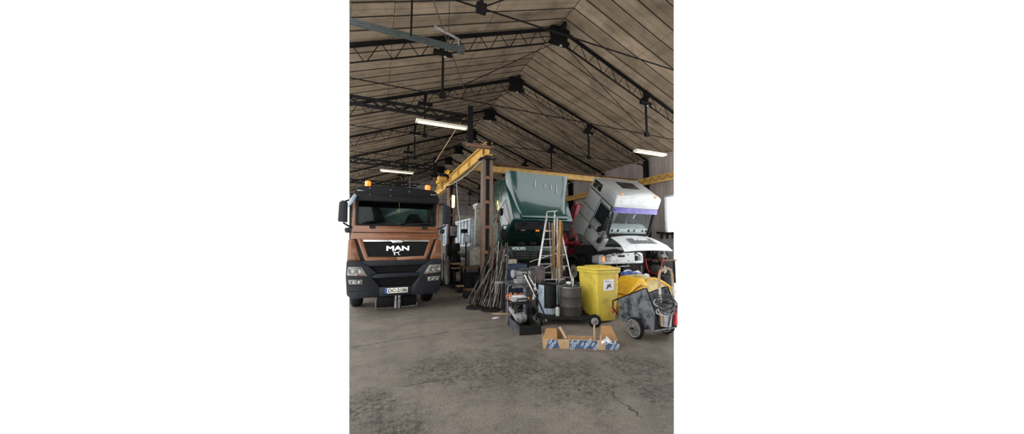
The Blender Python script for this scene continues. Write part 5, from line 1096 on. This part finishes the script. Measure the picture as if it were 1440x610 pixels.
def jumble(x0, x1, y0, y1, z0, dz, n, name, labels, seed, mats, grp):
    r = random.Random(seed)
    for i in range(n):
        x, y, zq = r.uniform(x0, x1), r.uniform(y0, y1), z0; h = r.uniform(.25, 1)*dz; k = r.randrange(4); b = MB(); m = mats[i % len(mats)]
        if k == 0: b.lathe((x, y, zq), (0, 0, 1), [(0, .09), (.03, .1), (h*.5, .1), (h*.55, .05), (h, .045), (h+.01, .07)], 14)
        elif k == 1: b.bx((x-.1, y-.1, zq), (x+.1, y+.1, zq+h*.6)).cyl((x-.15, y, zq+h*.45), (x+.16, y, zq+h*.55), .05)
        elif k == 2: b.tube([(x-.18, y, zq+.03), (x-.1, y, zq+h*.6), (x+.05, y+.05, zq+h*.8), (x+.2, y, zq+.03)], .03, 8).ball((x, y, zq+h*.35), (.1, .1, h*.35), 10)
        else: b.lathe((x-.08, y, zq+.13), (1, .3, 0), [(0, .05), (.02, .13), (.1, .13), (.12, .06), (.25, .05)], 16)
        tag(b.build(name, m, loc=(x, y, zq), bev=0), labels, 'machine part', grp)
t = thing('wall_bench', 'dark steel bench under the window, loaded with machine parts', 'bench', (12, 10, 0))
MB().bx((11.6, 9.75, 1.0), (12.45, 10.75, 1.06)).build('worktop', M_rust, t, bev=.01)
b = MB()
for x in (11.66, 12.38):
    for y in (9.85, 10.65): MB().bar((x, y, 0), (x, y, 1.0), .07).build('leg', M_dark, t)
b.bar((11.66, 9.85, .88), (11.66, 10.65, .88), .05, .1); b.build('frame', M_dark, t)
MB().bx((11.65, 9.8, .3), (12.4, 10.7, .34)).build('shelf', M_dark, t)
jumble(11.75, 12.2, 9.9, 10.6, 1.06, .45, 16, 'machine_part', 'greasy metal part in the pile on the bench under the window', 11, (M_grey, M_dark, M_steel, M_black), 'machine parts on the wall bench')
t = thing('air_tank', 'horizontal metal tank under the bench by the window', 'tank', (11.9, 10, .34)); MB().lathe((11.72, 10.5, .62), (.0, -1, 0), [(0, .05), (.04, .17), (.1, .2), (.6, .2), (.66, .17), (.7, .05)], 22).build('vessel', M_steel, t); MB().bx((11.65, 9.95, .34), (11.8, 10.05, .5)).bx((11.65, 10.3, .34), (11.8, 10.4, .5)).build('foot', M_dark, t)
tag(MB().tube([(11.6, 10.7, 1.08), (11.56, 10.7, 1.0), (11.5, 10.6, .6), (11.52, 10.3, .42), (11.5, 10.0, .45), (11.55, 9.9, .5), (11.55, 9.8, .9), (11.62, 9.8, 1.08)], .022, 8).tube([(11.56, 10.7, 1.0), (11.45, 10.4, .30), (11.48, 9.9, .05), (11.5, 9.5, .03)], .018, 8).build('air_hose', M_red, loc=(11.45, 10.2, .4)), 'dark red hose looping along the front of the bench by the window', 'hose')
for i, (px, w, m) in enumerate(((905, .06, M_rust), (909, .045, M_rod), (913, .06, M_truss), (916.5, .05, M_rod2), (920, .05, M_truss))):
    a = on(px-1, 392, 0, 11.72); c_ = on(px, 350, 0, 12.3); a.y = max(a.y, 10.84+.05*(5-i)); c_.y = max(c_.y, 10.84+.05*(5-i)); a.z = 0
    tag(MB().bar(a, c_, w).build('steel_tube', m, loc=a), ('rust-red tube leaning on the wall right of the silver truck', 'worn tube leaning on the wall, second from the silver truck', 'black tube leaning on the wall, third from the silver truck', 'pale tube leaning on the wall, fourth from the silver truck', 'black tube leaning on the wall nearest the bench')[i], 'tube')
tag(MB().bar((XW-.1, 10.9, 2.3), (XW-.1, 9.2, 2.15), .1, .1).bx((XW-.14, 10.6, 2.0), (XW-.04, 10.66, 2.3)).bx((XW-.14, 10.3, 2.0), (XW-.04, 10.36, 2.3)).bx((XW-.14, 10.0, 2.0), (XW-.04, 10.06, 2.3)).build('hook_rail', M_dark, loc=(XW-.1, 10, 2.2)), 'dark hook rail on the wall under the window', 'rail')
jumble(7.0, 8.9, 8.75, 9.4, 0, .75, 12, 'machine_part', 'dark metal part heaped on the floor before the silver truck bumper', 21, (M_dark, M_black, M_rust, M_grey), 'machine parts before the silver truck')
jumble(8.9, 10.6, 8.8, 9.4, 0, .6, 8, 'machine_part', 'dark metal part on the floor right of the rag crate', 31, (M_dark, M_black, M_grey), 'machine parts right of the rags')
t = thing('floor_jack', 'blue-grey jack stand under the right end of the silver bumper', 'jack', (10.3, 9.85, 0)); MB().lathe((10.3, 9.8, 0), (0, 0, 1), [(0, .16), (.04, .16), (.08, .08), (.5, .07)], 16).build('base', M_dark, t); MB().cyl((10.3, 9.8, .5), (10.3, 9.8, .85), .05).build('ram', M_zinc, t)
crate((8.28, 6.95, 0), (8.6, 7.3, .75), 'dark tub at the right end of the yellow hood', 'tub', M_black, 'parts_tub')

# ------------------------------------------------------------------ light: overcast daylight through the open ends of the hall
W = bpy.data.worlds.new('sky'); bpy.context.scene.world = W; W.use_nodes = True; nt = W.node_tree; bg = nt.nodes['Background']
tc = nt.nodes.new('ShaderNodeTexCoord'); L = nt.links.new
def lobe(d, a, c, lo, hi):
    n = nt.nodes.new('ShaderNodeVectorMath'); n.operation = 'DOT_PRODUCT'; n.inputs[1].default_value = V(d).normalized()
    r = nt.nodes.new('ShaderNodeMapRange'); r.inputs[1].default_value = a; r.inputs[2].default_value = c; r.inputs[3].default_value = lo; r.inputs[4].default_value = hi
    L(tc.outputs['Generated'], n.inputs[0]); L(n.outputs['Value'], r.inputs[0]); return r.outputs[0]
ad = nt.nodes.new('ShaderNodeMath'); ad.operation = 'ADD'
L(lobe((-.90, -.40, .18), -.3, .95, 1.03, 3.5), ad.inputs[0]); L(lobe((.92, -.25, .2), .3, .95, 0, 1.7), ad.inputs[1]); L(ad.outputs[0], bg.inputs['Strength'])
bg.inputs['Color'].default_value = (1, 1, 1, 1)
sc = bpy.context.scene
sc.view_settings.view_transform = 'Standard'; sc.view_settings.look = 'None'; sc.view_settings.gamma = 1; sc.view_settings.exposure = 0; sc.view_settings.use_curve_mapping = False
